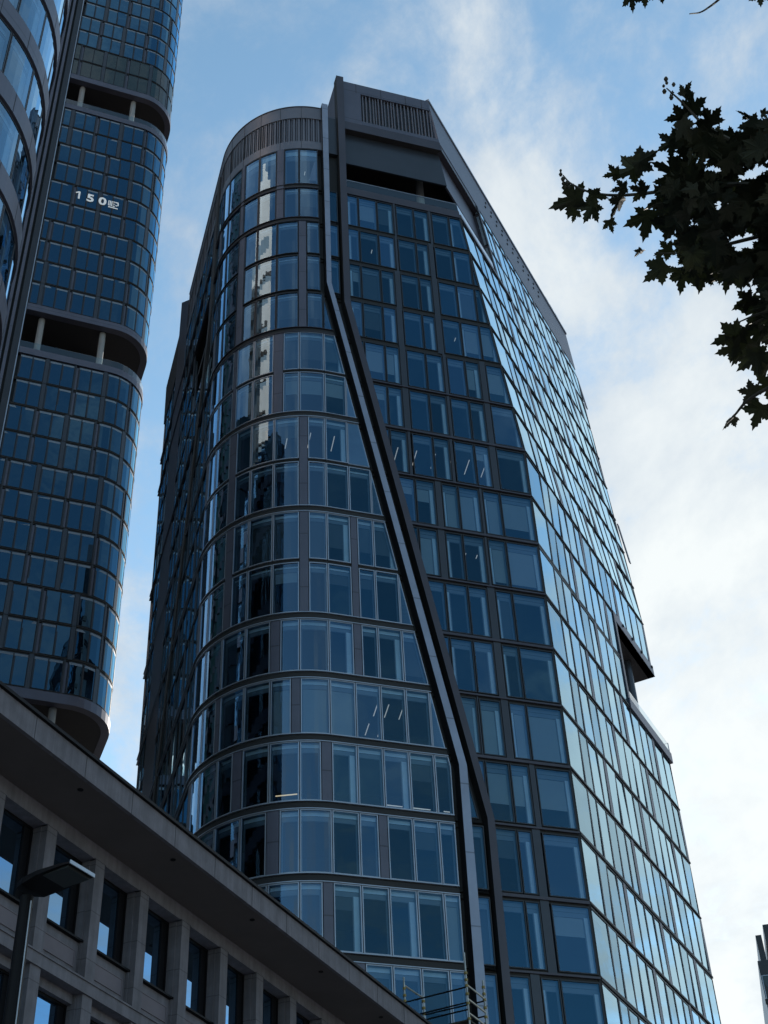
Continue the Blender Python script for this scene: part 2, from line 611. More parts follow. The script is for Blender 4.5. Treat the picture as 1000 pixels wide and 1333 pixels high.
def flush_windows(root, limit=98):
    """the windows that show largest become parts (each with its pane); all the others one part"""
    global WINS
    WINS.sort(key=lambda w: -w[0])
    big, rest = WINS[:limit], WINS[limit:]
    for s, pr, poly, k in big:
        fr, gl, bl = MB(), MB(), MB()
        make_window(fr, gl, bl, pr, poly, **k)
        if not fr.f:
            continue
        f = fr.build('window', root)
        if gl.f:
            g = gl.build('pane')
            g.parent = f
        if bl.f:
            g = bl.build('blind')
            g.parent = f
        # children keep world coordinates through the parent chain
        for c in f.children:
            c.matrix_parent_inverse = Matrix.Identity(4)
    if rest:
        fr, gl, bl = MB(), MB(), MB()
        for s, pr, poly, k in rest:
            make_window(fr, gl, fr, pr, poly, **k)
        f = fr.build('window', root)
        f['kind'] = 'stuff'
        g = gl.build('pane')
        g.parent = f
        g.matrix_parent_inverse = Matrix.Identity(4)
    WINS = []


# ================================================================== GROUND
mb = MB()
mb.face([(-3000, -3000, 0), (3000, -3000, 0), (3000, 3000, 0), (-3000, 3000, 0)], 'asphalt', (0, 0, 1))
struct('ground', mb)
AB = 23.8
db = Vector((sin(R(AB)), cos(R(AB)), 0))
nb = Vector((cos(R(AB)), -sin(R(AB)), 0))
KB = 1.4
PB = Vector((-4.7614 * KB, 28.168 * KB, 0))
mb = MB()
o = PB + nb * 1.2 - db * 60 - nb * 4
mb.box(o - db * 20, db * 98, nb * 9.5, Vector((0, 0, 0.14)), 'paving')
mb.box(o + nb * 17 - db * 60, db * 190, nb * 60, Vector((0, 0, 0.14)), 'paving')  # unseen wide pale area, added to bounce light up under the cornice
struct('pavement_and_bounce_area', mb)
mb = MB()
for i in range(14):
    p = PB + nb * 11 + db * (-58 + i * 6)
    mb.face([p + Vector((0, 0, .004)), p + db * 3 + Vector((0, 0, .004)), p + db * 3 + nb * .15 + Vector((0, 0, .004)), p + nb * .15 + Vector((0, 0, .004))], 'paint', (0, 0, 1))
struct('road_marking', mb)

# ================================================================== MAIN TOWER
AF, AR = 71.5, 26.1
dF = Vector((sin(R(AF)), cos(R(AF))))
nF = Vector((cos(R(AF)), -sin(R(AF))))
dR = Vector((sin(R(AR)), cos(R(AR))))
nR = Vector((cos(R(AR)), -sin(R(AR))))
C0 = Vector((8.926, 64.687))
FH = 3.75
L = lambda i: 84.4 - FH * i


def loc2(s, n):
    return C0 + dF * s + nF * n


RA = 6.2
A_ARC0, A_ARC1 = 12.6, 12.6 + RA * pi / 2
A_END = 45.4
th_f = math.atan2(nF.x, nF.y)
front = dict(t='L', a0=0, a1=A_ARC0, p=C0, d=-dF, n=nF)
arc = dict(t='A', a0=A_ARC0, a1=A_ARC1, c=loc2(-12.6, -6.2), r=RA, th0=th_f, sg=1)
side = dict(t='L', a0=A_ARC1, a1=1e9, p=loc2(-18.8, -6.2), d=-nF, n=-dF)
cuts = [A_ARC0 + RA * pi / 2 * i / 48 for i in range(49)]
PF = Perim([front, arc, side], cuts)
LEAN = 0.11
UFAR = 21.2


def lean_r(a, z):
    if z <= 62:
        return Vector((0, 0, 0))
    q = -dF * LEAN * (z - 62)
    return Vector((q.x, q.y, 0))


PR = Perim([dict(t='L', a0=0, a1=1e9, p=C0, d=dR, n=nR)], (), lean_r)
ufar = lambda z: UFAR + max(0, 0.19 * (z - 62))
afar = lambda z: A_END + max(0, 0.045 * (z - 50))
cornera = lambda z: max(0.0, LEAN * (z - 62))

tower = thing('office_tower', 'tall dark glass office tower with rounded left corner and pale slanting fin',
              'skyscraper', (C0.x, C0.y, 0))

# polylines in (z -> a)
FINL = [(27, 6.36), (38.6, 6.25), (73.9, 12.62), (94.4, 12.72)]
FINR = [(27, 5.87), (38.6, 5.83), (73.9, 12.30), (94.4, 12.28)]
FRML = [(27, 5.02), (35.8, 4.97), (72.6, 11.48), (96.0, 11.52)]
FRMR = [(27, 4.62), (35.8, 4.60), (72.3, 11.03), (98.7, 10.96)]


def pl(tab, z):
    if z <= tab[0][0]:
        return tab[0][1]
    for (z0, a0), (z1, a1) in zip(tab, tab[1:]):
        if z <= z1:
            return a0 + (a1 - a0) * (z - z0) / (z1 - z0)
    return tab[-1][1]


def clip_line(poly, tab, keep_gt, gap):
    """keep the part of poly with a > tab(z)+gap (or <), using the chord over poly's own z range"""
    z0, z1 = min(p[1] for p in poly), max(p[1] for p in poly)
    bz = [z for z, a in tab if z0 + .05 < z < z1 - .05]
    if len(bz) == 1:      # a bend the half-planes cannot follow: keep the side of it that holds most of the cell
        b = bz[0]
        e = 0.2
        dk = (pl(tab, b) - pl(tab, b - e)) - (pl(tab, b + e) - pl(tab, b))
        if (dk if keep_gt else -dk) > 0.01:
            if b - z0 > z1 - b:
                z1 = b
                poly = clip_half(poly, 0, 1, b)
            else:
                z0 = b
            bz = []
    zs = [z0] + bz + [z1]
    for za, zb in zip(zs, zs[1:]):
        aa, ab_ = pl(tab, za), pl(tab, zb)
        k = (ab_ - aa) / (zb - za)
        c = aa - k * za
        if keep_gt:      # a - k z >= c + gap
            poly = clip_half(poly, -1, k, -(c + gap))
        else:
            poly = clip_half(poly, 1, -k, c - gap)
        if not poly:
            return []
    return poly


def lights_row(i):
    return i in (6,)


# --- left volume (rounded) windows
GL = [7.46, 8.78, 10.13, 11.47, 12.82, 14.36, 15.86, 17.32, 18.92, 20.42, 21.9]
while GL[-1] < 44.5:
    GL.append(GL[-1] + 1.48)
PAN = {-1: [(15.43, 15.97), (18.62, 18.92)], 0: [(15.43, 15.97), (18.62, 18.92)],
       1: [(13.88, 14.40), (18.36, 18.9)], 2: [(13.88, 14.40), (18.36, 18.9)], 3: [(13.88, 14.40), (18.33, 18.9)],
       4: [(15.36, 15.97), (18.66, 18.92)], 5: [(15.36, 15.97), (18.66, 18.92)],
       6: [(13.87, 14.38), (18.44, 18.95)], 7: [(13.87, 14.38), (18.44, 18.95)],
       8: [(11.08, 11.47), (13.86, 14.36), (18.40, 18.93)], 9: [(11.08, 11.47), (13.86, 14.36), (18.40, 18.93)],
       10: [(11.04, 11.47), (15.38, 15.9)], 11: [(14.32, 14.78), (18.9, 19.2)], 12: [(12.78, 13.30), (17.34, 17.87)],
       13: [(10.08, 10.52), (15.33, 15.95)], 14: [(12.82, 13.30), (17.4, 17.9)], 15: [(11.4, 11.85), (15.4, 15.9)]}
HEAVY_L = {1, 4, 6, 8, 10, 11, 12, 13, 14, 15}
pan_l, band_l = MB(), MB()
rnd = random.Random(3)
BLK = M['black']
for i in range(-1, 22):
    zt, zb = (88.9 if i == -1 else L(i)), L(i + 1)
    hv_t = 0.24 if i in HEAVY_L else 0.13
    hv_b = 0.22 if (i + 1) in HEAVY_L else 0.12
    wz1, wz0 = zt - hv_t, zb + hv_b
    pans = PAN.get(i, [(GL[(i * 3) % 4 + 1] - .5 + 0.0, GL[(i * 3) % 4 + 1]), (15.36, 15.86)])
    pans = list(pans)
    g = 20.42 + 1.48 * (1 + (i * 2) % 3) + 1.48 * 0
    while g < 44:
        pans.append((g - 0.45, g + 0.0))
        g += 1.48 * (3 + (i + int(g)) % 2)
    lim0 = pl(FINL, (zt + zb) / 2)
    # cells
    edges = sorted(set([round(x, 3) for x in [5.9] + GL if x < afar(zt) - 0.8]))
    for k in range(len(edges) - 1):
        a0, a1 = edges[k], edges[k + 1]
        cell = [(a0, a1)]
        for p0, p1 in pans:
            nc = []
            for c0, c1 in cell:
                if p1 <= c0 or p0 >= c1:
                    nc.append((c0, c1))
                else:
                    if p0 - c0 > 0.25:
                        nc.append((c0, p0))
                    if c1 - p1 > 0.25:
                        nc.append((p1, c1))
            cell = nc
        for c0, c1 in cell:
            # side terrace cut out in the left flank
            if 23.4 < (c0 + c1) / 2 < 31.5 and i in (1, 2):
                continue
            poly = clip_line(rect(c0 + .02, c1 - .02, wz0, wz1), FINL, True, 0.34)
            if not poly or abs(area(poly)) < 0.6:
                continue
            am = (c0 + c1) / 2
            if 36.0 < am < 41.3:
                continue
            side_f = 0
            if am < 14 and i >= 4:
                side_f = -1 if any(abs(c0 - p1) < .1 for _, p1 in [(0, x) for x in GL[1::2]]) and (k + i) % 2 == 0 else 0
            kw = dict(frame='frame_light' if i >= 4 else 'frame_dark', glass='glass_curve' if am > 12.7 else 'glass',
                      side=side_f, topm='reveal')
            r = rnd.random()
            if i == 11 and 11.6 < am < 15.9:
                kw.update(blind=1.0, bmat='blind')
            elif i in (5,) and am < 15.5:
                kw.update(blind=0.42, bmat='blind')
            elif i in (4, 3) and am < 15.5:
                kw.update(blind=0.62, bmat='blind_dark')
            elif i == 8 and am < 18:
                kw.update(blind=0.62 if am < 12.9 else 0.93, bmat='blind_dark')
            elif i == 14 and am < 7.6:
                kw.update(blind=1.0, bmat='blind')
            elif r < 0.20:
                kw.update(blind=rnd.choice([0.25, 0.35, 0.5, 0.8]), bmat=rnd.choice(['blind_dark', 'blind_dark', 'blind']))
            if am > 22.3:
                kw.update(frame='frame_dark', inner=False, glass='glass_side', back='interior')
            if i < 0:
                kw.update(top=1.0)
            queue_window(PF, poly, **kw)
    for p0, p1 in pans:
        poly = clip_line(rect(p0 + .02, min(p1, afar(zt)) - .02, zb + (0.22 if (i + 1) in HEAVY_L else 0.0), zt - (0.24 if i in HEAVY_L else 0.0)), FINL, True, 0.34)
        if poly:
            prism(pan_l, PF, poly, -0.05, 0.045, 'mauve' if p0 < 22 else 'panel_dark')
    # spandrel band behind joint
    band = clip_line(rect(5.9, afar(zb) - .05, zb - .26, zb + .24), FINL, True, 0.34)
    prism(band_l, PF, band, -0.35, -0.06, 'black')
    if (i + 1) in HEAVY_L or i == -1:
        for zz in (zb - .235, zb + .175):
            band = clip_line(rect(5.9, afar(zb) - .05, zz, zz + .045), FINL, True, 0.34)
            prism(band_l, PF, band, -0.05, 0.09, 'bronze' if i < 5 else 'frame_light')
        band = clip_line(rect(5.9, afar(zb) - .05, zb - .16, zb + .12), FINL, True, 0.34)
        prism(band_l, PF, band, -0.05, 0.02, 'black')
pan_l.build('cladding_panel', tower)
band_l.build('floor_band', tower)

# --- right volume front windows
GR = [-0.0, 2.08, 3.40, 4.74, 6.07, 7.41, 8.79, 10.15, 11.0]
PANR = {0: [(7.40, 7.58), (4.73, 4.95)], 1: [(7.42, 7.62), (4.78, 5.16)], 2: [(7.38, 7.80), (4.72, 5.15)],
        3: [(7.42, 7.85), (4.72, 5.17)], 4: [(7.38, 7.82), (4.65, 4.9), (1.98, 2.40)],
        5: [(7.38, 7.82), (4.67, 4.9), (1.97, 2.38)], 6: [(7.47, 7.68), (4.78, 5.0), (1.97, 2.42)],
        7: [(5.78, 6.18), (3.2, 3.4)], 8: [(5.80, 6.25), (3.22, 3.4)], 9: [(3.10, 3.58)], 10: [(3.10, 3.56)],
        11: [(4.74, 4.84), (3.06, 3.50)], 12: [(2.0, 2.33)], 13: [(2.13, 2.60)], 14: [(2.13, 2.62)], 15: [(3.05, 3.55)]}
pan_r, band_r = MB(), MB()
for i in range(0, 22):
    zt, zb = L(i), L(i + 1)
    wz1, wz0 = zt - 0.2, zb + 0.17
    pans = PANR.get(i, [(2.1, 2.6)])
    edges = GR if i > 0 else GR
    for k in range(len(edges) - 1):
        a0, a1 = edges[k], edges[k + 1]
        if k == 0 and i in (12, 13, 14, 15, 16, 17, 7, 8, 9, 10, 11, 6):
            pass
        cell = [(a0, a1)]
        for p0, p1 in pans:
            nc = []
            for c0, c1 in cell:
                if p1 <= c0 or p0 >= c1:
                    nc.append((c0, c1))
                else:
                    if p0 - c0 > 0.25:
                        nc.append((c0, p0))
                    if c1 - p1 > 0.25:
                        nc.append((p1, c1))
            cell = nc
        for c0, c1 in cell:
            poly = rect(c0 + .025, c1 - .025, wz0, wz1)
            poly = clip_half(poly, -1, LEAN, LEAN * 62 - 0.06) if zt > 62 else clip_half(poly, -1, 0, -0.06)
            if poly:
                poly = clip_line(poly, FRMR, False, 0.04)
            if not poly or abs(area(poly)) < 0.2:
                continue
            am = (c0 + c1) / 2
            sd = -1 if (any(abs(c0 - p1) < 0.12 for _, p1 in pans) or k == 0) else (1 if k % 2 else 0)
            kw = dict(frame='frame_dark', glass='glass', side=sd, topm='reveal2', sidew=0.2)
            r = rnd.random()
            if i == 7 and am < 6 and am > 2:
                kw.update(blind=1.0, bmat='blind')
            elif i in (10,) and False:
                pass
            elif i in (11, 12) and am < 4.7:
                kw.update(blind=1.0 if i == 11 else 0.62, bmat='blind')
            elif i == 8 and am < 3.4:
                kw.update(blind=0.86, bmat='blind')
            elif i == 7 and am < 2.2:
                kw.update(blind=0.7, bmat='blind')
            elif i == 3 and am > 8.7:
                kw.update(blind=0.6, bmat='blind_dark')
            elif i == 3 and am < 3.4:
                kw.update(blind=0.75, bmat='blind')
            elif i == 4 and (am < 3.5 or am > 8):
                kw.update(blind=0.66, bmat='blind')
            elif r < 0.22:
                kw.update(blind=rnd.choice([0.2, 0.35, 0.6, 1.0]), bmat=rnd.choice(['blind', 'blind_dark']))
            queue_window(PF, poly, **kw)
    for p0, p1 in pans:
        poly = clip_line(rect(p0 + .02, p1 - .02, zb, zt), FRMR, False, 0.04)
        if poly:
            prism(pan_r, PF, poly, -0.05, 0.03, 'panel_dark')
    lo = max(cornera(zb), 0) + 0.02
    band = clip_line(rect(lo, 11.2, zb - .2, zb + .17), FRMR, False, 0.02)
    prism(band_r, PF, band, -0.35, -0.03, 'black')
    if i >= 4:
        hz = 0.08 if i % 2 else 0.05
        band = clip_line(rect(lo, 11.2, zb - hz, zb + hz), FRMR, False, 0.02)
        prism(band_r, PF, band, -0.05, 0.10, 'bronze')
    # glazing in the gap between the pale fin and the bronze frame
    g = rect(4.9, 12.4, wz0, wz1)
    g = clip_line(g, FRML, True, 0.36 if 8 < i < 13 else 0.16)
    g = clip_line(g, FINR, False, 0.03) if g else []
    if g and abs(area(g)) > 0.5 and not 3 <= i <= 10:
        queue_window(PF, g, frame='frame_dark', glass='glass', side=0, topm='reveal2')
    # recess shadow beside fin and frame, put in as black sheets
for tabA, tabB, ga, gb in ((FINL, FINL, 0.0, 0.33), (FRML, FINR, 0.0, 0.0)):
    zs = [0, 27, 35.8, 38.6, 50, 60, 72.5, 73.9, 88.9]
    for z0, z1 in zip(zs, zs[1:]):
        p = [(pl(tabA, z0) + ga, z0), (pl(tabB, z0) + gb, z0), (pl(tabB, z1) + gb, z1), (pl(tabA, z1) + ga, z1)]
        emit(band_r, PF, p, -0.42, 'black')
pan_r.build('spandrel_panel', tower)
band_r.build('floor_ledge', tower)


def strip(tL, tR, zs, o0, o1, mat, name, sidemat=None):
    m = MB()
    for z0, z1 in zip(zs, zs[1:]):
        q = [(pl(tR, z0), z0), (pl(tL, z0), z0), (pl(tL, z1), z1), (pl(tR, z1), z1)]
        emit(m, PF, q, o1, mat)
        edgewall(m, PF, q[0], q[3], o0, o1, sidemat or mat)
        edgewall(m, PF, q[1], q[2], o0, o1, sidemat or mat)
    z = zs[-1]
    edgewall(m, PF, (pl(tR, z), z), (pl(tL, z), z), o0, o1, mat)
    return m.build(name, tower)


strip(FINL, FINR, [0, 27, 38.6, 73.9, 94.4], -0.45, 0.32, 'fin', 'slanting_fin', 'frame_dark')
strip(FRML, FRMR, [0, 27, 35.8, 72.4, 98.75], -0.45, 0.26, 'bronze', 'slanting_frame', 'black')

# --- right face
UR = [0.0, 2.25, 3.52, 5.0, 6.36, 7.8, 9.2, 10.7, 12.1, 13.55, 15.0, 16.4, 17.9, 19.5, 21.2]
while UR[-1] < 29:
    UR.append(UR[-1] + 1.45)
band_s = MB()
for i in range(-3, 22):
    zt, zb = L(i), L(i + 1)
    if i < 0:
        zt = min(zt, 93.1)
        if i == -3:
            zt, zb = 93.1, L(-2)
    wz1, wz0 = zt - 0.15, zb + 0.13
    for k in range(len(UR) - 1):
        u0, u1 = UR[k], UR[k + 1]
        um = (u0 + u1) / 2
        if i < 0 and um < 6.6:
            continue
        if i in (7, 8) and 13.7 < um:
            continue
        if u0 > ufar(zt):
            break
        pw = 0.0
        if (k + i * 2) % 4 == 1 and k > 1:
            pw = 0.34
            prism(band_s, PR, rect(u1 - pw, u1 - .02, zb, zt), -0.05, 0.03, 'mauve')
        poly = rect(u0 + .02, u1 - pw - .02, wz0, wz1)
        z_lo, z_hi = ufar(zb), ufar(zt)
        kk = (z_hi - z_lo) / (zt - zb)
        poly = clip_half(poly, 1, -kk, z_lo - kk * zb - 0.1)
        if not poly or abs(area(poly)) < 0.4:
            continue
        queue_window(PR, poly, frame='frame_dark', glass='glass_side', inner=(k == 0), side=-1, sidew=0.5, fw=0.05, fo=0.03, back='interior' if k else None)
    e = ufar(zb) - 0.05
    if i >= 0 and i != 7:
        heavy = i % 2 == 0
        prism(band_s, PR, rect(0.03, e if i not in (6, 8) else 13.3, zb - .15, zb + .13), -0.3, -0.03, 'black')
        prism(band_s, PR, rect(0.03, e if i not in (6, 8) else 13.3, zb - (.09 if heavy else .035), zb + .035), -0.05, 0.08, 'black')
    elif i == 7:
        prism(band_s, PR, rect(0.03, 13.35, zb - .15, zb + .13), -0.3, 0.02, 'black')
    elif i < -1 or i == -1:
        prism(band_s, PR, rect(6.8, e, zb - .1, zb + .1), -0.3, -0.02, 'black')
band_s.build('side_band', tower)

# corner post
m = MB()
for z0, z1 in ((0, 62), (62, 84.4)):
    a, b = PR.P(0, z0), PR.P(0, z1)
    n = Vector(((nF + nR).x, (nF + nR).y, 0)).normalized()
    t1 = Vector((-dF.x, -dF.y, 0)) * 0.09
    t2 = Vector((dR.x, dR.y, 0)) * 0.09
    for p, q in ((t1, n * 0.07), (t2, n * 0.07)):
        m.face([a + p, a + q, b + q, b + p], 'black')
m.build('corner_post', tower)

# --- upper right crown: beam, louvred screen, recessed loggia
cr = MB()
# front pieces; right limit follows the leaning corner
lc = lambda z: LEAN * (z - 62)


def fpoly(a1, z0, z1, e=0.0):
    return [(lc(z0) + e, z0), (a1, z0), (a1, z1), (lc(z1) + e, z1)]


prism(cr, PF, fpoly(10.97, 92.25, 93.2), -0.5, 0.05, 'bronze')          # beam
prism(cr, PF, fpoly(10.97, 84.35, 85.1), -0.5, 0.05, 'bronze')          # loggia sill
prism(cr, PF, fpoly(10.97, 97.35, 98.6), -0.4, 0.0, 'mauve')            # top rail of screen
prism(cr, PF, rect(9.55, 10.97, 93.2, 97.35), -0.4, 0.0, 'mauve')
prism(cr, PF, fpoly(9.55, 93.3, 93.75), -0.4, 0.0, 'mauve')
emit(cr, PF, fpoly(9.6, 93.6, 97.4, 0.05), -0.25, 'frame_dark')
for a in (9.9, 7.9, 5.9, 4.6):
    prism(cr, PF, rect(a - .015, a + .015, 97.35, 98.6), -0.01, 0.012, 'black')
# parapet on the right face, out to the far end
uf = lambda z: 28.2 - (98.8 - z) * 0.17
prism(cr, PR, [(0, 93.2), (uf(93.2), 93.2), (uf(98.8), 98.8), (0, 98.8)], -0.5, 0.0, 'mauve', True)
prism(cr, PR, rect(0, uf(92.6), 92.2, 93.2), -0.5, -0.04, 'bronze')
prism(cr, PR, rect(0.0, uf(98.8), 98.6, 98.86), -0.2, 0.1, 'frame_light')
cr.build('crown_screen', tower)
sl = MB()
a = 3.9
while a < 9.5:
    w = 0.13 if int(a * 10) % 4 else 0.05
    zl = 93.75
    prism(sl, PF, rect(a, a + 0.09, zl, 97.35), -0.32, -0.04 - 0.1 * rnd.random(), 'louvre')
    a += 0.20 + 0.10 * rnd.random()
sl.build('louvre_screen', tower)
# recessed loggia: drop panel front and side, floor, ceiling, back wall
lg = MB()
prism(lg, PF, [(lc(88.6) + 0.12, 88.6), (10.95, 88.6), (10.95, 92.25), (lc(92.25) + 0.1, 92.25)], -0.55, -0.42, 'panel_dark', True)
prism(lg, PR, rect(0.35, 6.3, 88.6, 92.25), -0.6, -0.45, 'mauve', True)
lg.build('drop_panel', tower)
lg = MB()


def floorpoly(z, pts, mat, up=1):
    lg.face([Vector((p.x, p.y, z)) for p in pts], mat, (0, 0, up))


P3 = lambda pr, a, z, o: pr.P(a, z, o)
for z, mt, up in ((84.42, 'soffit', 1), (92.24, 'soffit', -1)):
    q = [P3(PF, lc(z), z, 0), P3(PF, 10.95, z, 0), P3(PF, 10.95, z, -7.5), P3(PR, 6.6, z, -5.0), P3(PR, 6.6, z, 0)]
    lg.face(q, mt, (0, 0, up))
lg.face([P3(PF, 10.95, 84.4, 0), P3(PF, 10.95, 84.4, -7.5), P3(PF, 10.95, 92.3, -7.5), P3(PF, 10.95, 92.3, 0)], 'soffit')
lg.face([P3(PF, 10.95, 84.4, -7.5), P3(PR, 6.6, 84.4, -5.0), P3(PR, 6.6, 92.3, -5.0), P3(PF, 10.95, 92.3, -7.5)], 'soffit')
lg.face([P3(PR, 6.6, 84.4, 0), P3(PR, 6.6, 84.4, -5.0), P3(PR, 6.6, 92.3, -5.0), P3(PR, 6.6, 92.3, 0)], 'mauve')
prism(lg, PR, rect(6.5, 6.8, 84.5, 93.0), -0.3, 0.06, 'bronze')
prism(lg, PR, rect(0, 9.0, 84.35, 84.75), -0.3, 0.10, 'bronze')
lg.build('loggia', tower)
m = MB()
p = P3(PF, 4.6, 84.4, -2.0)
m.tube(p, p + Vector((0, 0, 7.9)), 0.3, 'concrete', 14)
m.build('loggia_column', tower, True)
m = MB()
prism(m, PF, fpoly(10.95, 85.1, 85.95), -0.02, 0.0, 'glass_rail')
prism(m, PR, rect(0, 6.5, 84.8, 85.95), -0.02, 0.0, 'glass_rail')
prism(m, PF, fpoly(10.95, 85.93, 85.98), -0.04, 0.02, 'frame_light')
m.build('glass_railing', tower)
# little box of roof plant on the far parapet
m = MB()
for u in (24.0, 25.1, 26.3):
    p = PR.P(u, 98.86, -0.6)
    m.box(p, Vector((dR.x, dR.y, 0)) * 0.7, Vector((nR.x, nR.y, 0)) * 0.5, Vector((0, 0, 0.9)), 'frame_dark')
m.build('roof_plant', tower)
# small anchor bolts under the parapet
u = 9.5
k = 0
while u < 21.5:
    z = 97.3 if k % 2 else 96.2
    p = PR.P(u, z, 0)
    m = MB()
    m.box(p, Vector((dR.x, dR.y, 0)) * 0.16, Vector((nR.x, nR.y, 0)) * 0.05, Vector((0, 0, 0.16)), 'black')
    m.build('anchor_bolt', tower)
    u += 0.55
    k += 1

# --- left crown of the rounded volume
lcw = MB()
prism(lcw, PF, rect(12.62, 36.3, 88.85, 89.75), -0.4, 0.03, 'crown')
prism(lcw, PF, rect(12.62, 36.3, 92.65, 94.05), -0.4, 0.03, 'crown', True)
prism(lcw, PF, rect(12.3, 36.3, 94.05, 94.13), -0.5, 0.07, 'bronze', True)
a = 12.7
while a < 36:
    prism(lcw, PF, rect(a, a + 0.05, 89.75, 92.65), -0.1, 0.0, 'crown')
    prism(lcw, PF, rect(a + 0.17, a + 0.30, 89.75, 92.65), -0.1, -0.03, 'crown')
    a += 0.36
emit(lcw, PF, rect(12.62, 36.3, 89.7, 92.7), -0.14, 'bronze')
a = 14.2
while a < 36:
    prism(lcw, PF, rect(a - .015, a + .015, 88.9, 94.05), -0.01, 0.04, 'black')
    a += 1.55
lcw.build('roof_screen', tower)
# panel between fin and frame at the top
m = MB()
prism(m, PF, rect(11.5, 12.3, 88.9, 93.4), -0.4, -0.1, 'panel_dark', True)
m.build('infill_panel', tower)

# side: bronze vertical frame and taller rear volume
m = MB()
prism(m, PF, [(36.3, 0), (41.15, 0), (41.0, 98.3), (36.4, 93.5)], -0.9, 0.05, 'bronze', True)
m.build('side_frame', tower)
m = MB()
prism(m, PF, [(41.15, 89.1), (47.1, 89.1), (47.55, 94.15), (41.1, 94.15)], -0.9, 0.03, 'soffit', True)
m.build('side_parapet', tower)
m = MB()   # slanting bronze bar on the flank, counterpart of the frame in front
for (a0, z0), (a1, z1) in (((22.9, 92.5), (23.3, 78)), ((23.3, 78), (36.2, 40))):
    q = [(a0, z0), (a1, z1), (a1 + .9, z1), (a0 + .9, z0)]
    prism(m, PF, q, -0.2, 0.12, 'soffit')
m.build('side_bar', tower)
m = MB()   # terrace cut in the flank
m.face([P3(PF, 23.4, 77, -.3), P3(PF, 31.5, 77, -.3), P3(PF, 31.5, 77, -5), P3(PF, 23.4, 77, -5)], 'soffit', (0, 0, 1))
emit(m, PF, rect(23.3, 31.6, 72.8, 81), -3.0, 'soffit')
prism(m, PF, rect(23.4, 31.5, 73.2, 74.2), -0.05, 0.0, 'glass_rail')
m.build('side_terrace', tower)

# --- terrace cut into the right face (far corner)
m = MB()
prism(m, PR, rect(13.5, 13.85, 50.6, 58.3), -0.4, 0.08, 'bronze')
prism(m, PR, rect(13.85, 21.35, 57.5, 58.3), -0.4, 0.08, 'mauve')
prism(m, PR, rect(13.5, 21.5, 50.55, 51.3), -0.4, 0.14, 'mauve')
zf, zc_ = 51.0, 57.5
endn = Vector((dR.x, dR.y, 0))
E = lambda u, z, o: PR.P(u, z, o)
m.face([E(13.8, zc_, 0.1), E(21.4, zc_, 0.1), E(21.4, zc_, -3.2), E(13.8, zc_, -3.2)], 'soffit', (0, 0, -1))
m.face([E(13.8, zf, 0.1), E(21.4, zf, 0.1), E(21.4, zf, -6), E(13.8, zf, -6)], 'concrete', (0, 0, 1))
m.face([E(13.85, zf, 0), E(13.85, zf, -3.2), E(13.85, zc_, -3.2), E(13.85, zc_, 0)], 'soffit')
m.face([E(13.85, zf, -3.2), E(16.4, zf, -3.2), E(16.4, zc_, -3.2), E(13.85, zc_, -3.2)], 'soffit')
m.face([E(21.36, zc_, 0.06), E(21.36, zc_, -3.2), E(21.36, 58.3, -3.2), E(21.36, 58.3, 0.06)], 'mauve')
m.build('corner_terrace', tower)
m = MB()
p = E(18.7, zf, -1.1)
m.tube(p, p + Vector((0, 0, 6.5)), 0.36, 'panel_dark', 16)
m.build('terrace_column', tower, True)
m = MB()
prism(m, PR, rect(13.9, 21.6, 51.35, 52.2), -0.02, 0.0, 'glass_rail')
m.tube(E(21.65, 52.25, 0), E(21.65, 52.25, -3.0), 0.03, 'frame_light')
m.tube(E(21.65, 51.3, 0), E(21.65, 52.25, 0), 0.03, 'frame_light')
m.build('terrace_railing', tower)
for u in (15.2, 17.0, 18.8, 20.9):
    m = MB()
    m.box(E(u, 58.0, 0.08), endn * 0.15, Vector((nR.x, nR.y, 0)) * 0.08, Vector((0, 0, 0.15)), 'black')
    m.build('anchor_bolt', tower)


# --- slabs, core, rear walls
def ring_pts(z, off):
    pts = [PF.P(cornera(z), z, off)]
    pts += [PF.P(a, z, off) for a in [A_ARC0 + (A_ARC1 - A_ARC0) * i / 8 for i in range(9)]]
    pts.append(PF.P(afar(z) + off, z, off))
    pts.append(PR.P(ufar(z) + off, z, off))
    return pts


slab = MB()
for i in range(0, 23):
    z = L(i)
    for zz, up in ((z - 0.22, -1), (z + 0.12, 1)):
        pts = ring_pts(zz, -0.3)
        if i in (7, 8) and False:
            continue
        if i == 8:
            # leave the far corner open for the terrace
            pts = pts[:-1] + [PR.P(13.7, zz, -8.0), PR.P(13.7, zz, -0.3)]
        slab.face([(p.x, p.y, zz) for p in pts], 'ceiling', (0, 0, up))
slab.build('floor_slab', tower)
core = MB()
for z0, z1 in ((0, 62), (62, 92)):
    a, b = ring_pts(z0, -5.0), ring_pts(z1, -5.0)
    # stop short of the open corner terrace
    def fix(pts, z):
        return pts[:-1] + [PR.P(13.4, z, -4.0), PR.P(12.0, z, -4.0)]
    a, b = fix(a, z0), fix(b, z1)
    a[0] = PF.P(3.2 + cornera(z0), z0, -4.0)
    b[0] = PF.P(3.2 + cornera(z1), z1, -4.0)
    for k in range(len(a)):
        j = (k + 1) % len(a)
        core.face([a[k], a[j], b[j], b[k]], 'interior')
core.build('core_wall', tower)
rear = MB()
for z0, z1 in ((0, 51.0), (58.15, 62), (62, 93.0)):
    a, b = ring_pts(z0, -0.05), ring_pts(z1, -0.05)
    rear.face([a[-1], a[-2], b[-2], b[-1]], 'panel_dark')
rear.face([PR.P(13.4, 51, -6), ring_pts(51, -.05)[-2], ring_pts(58.15, -.05)[-2], PR.P(13.4, 58.15, -6)], 'panel_dark')
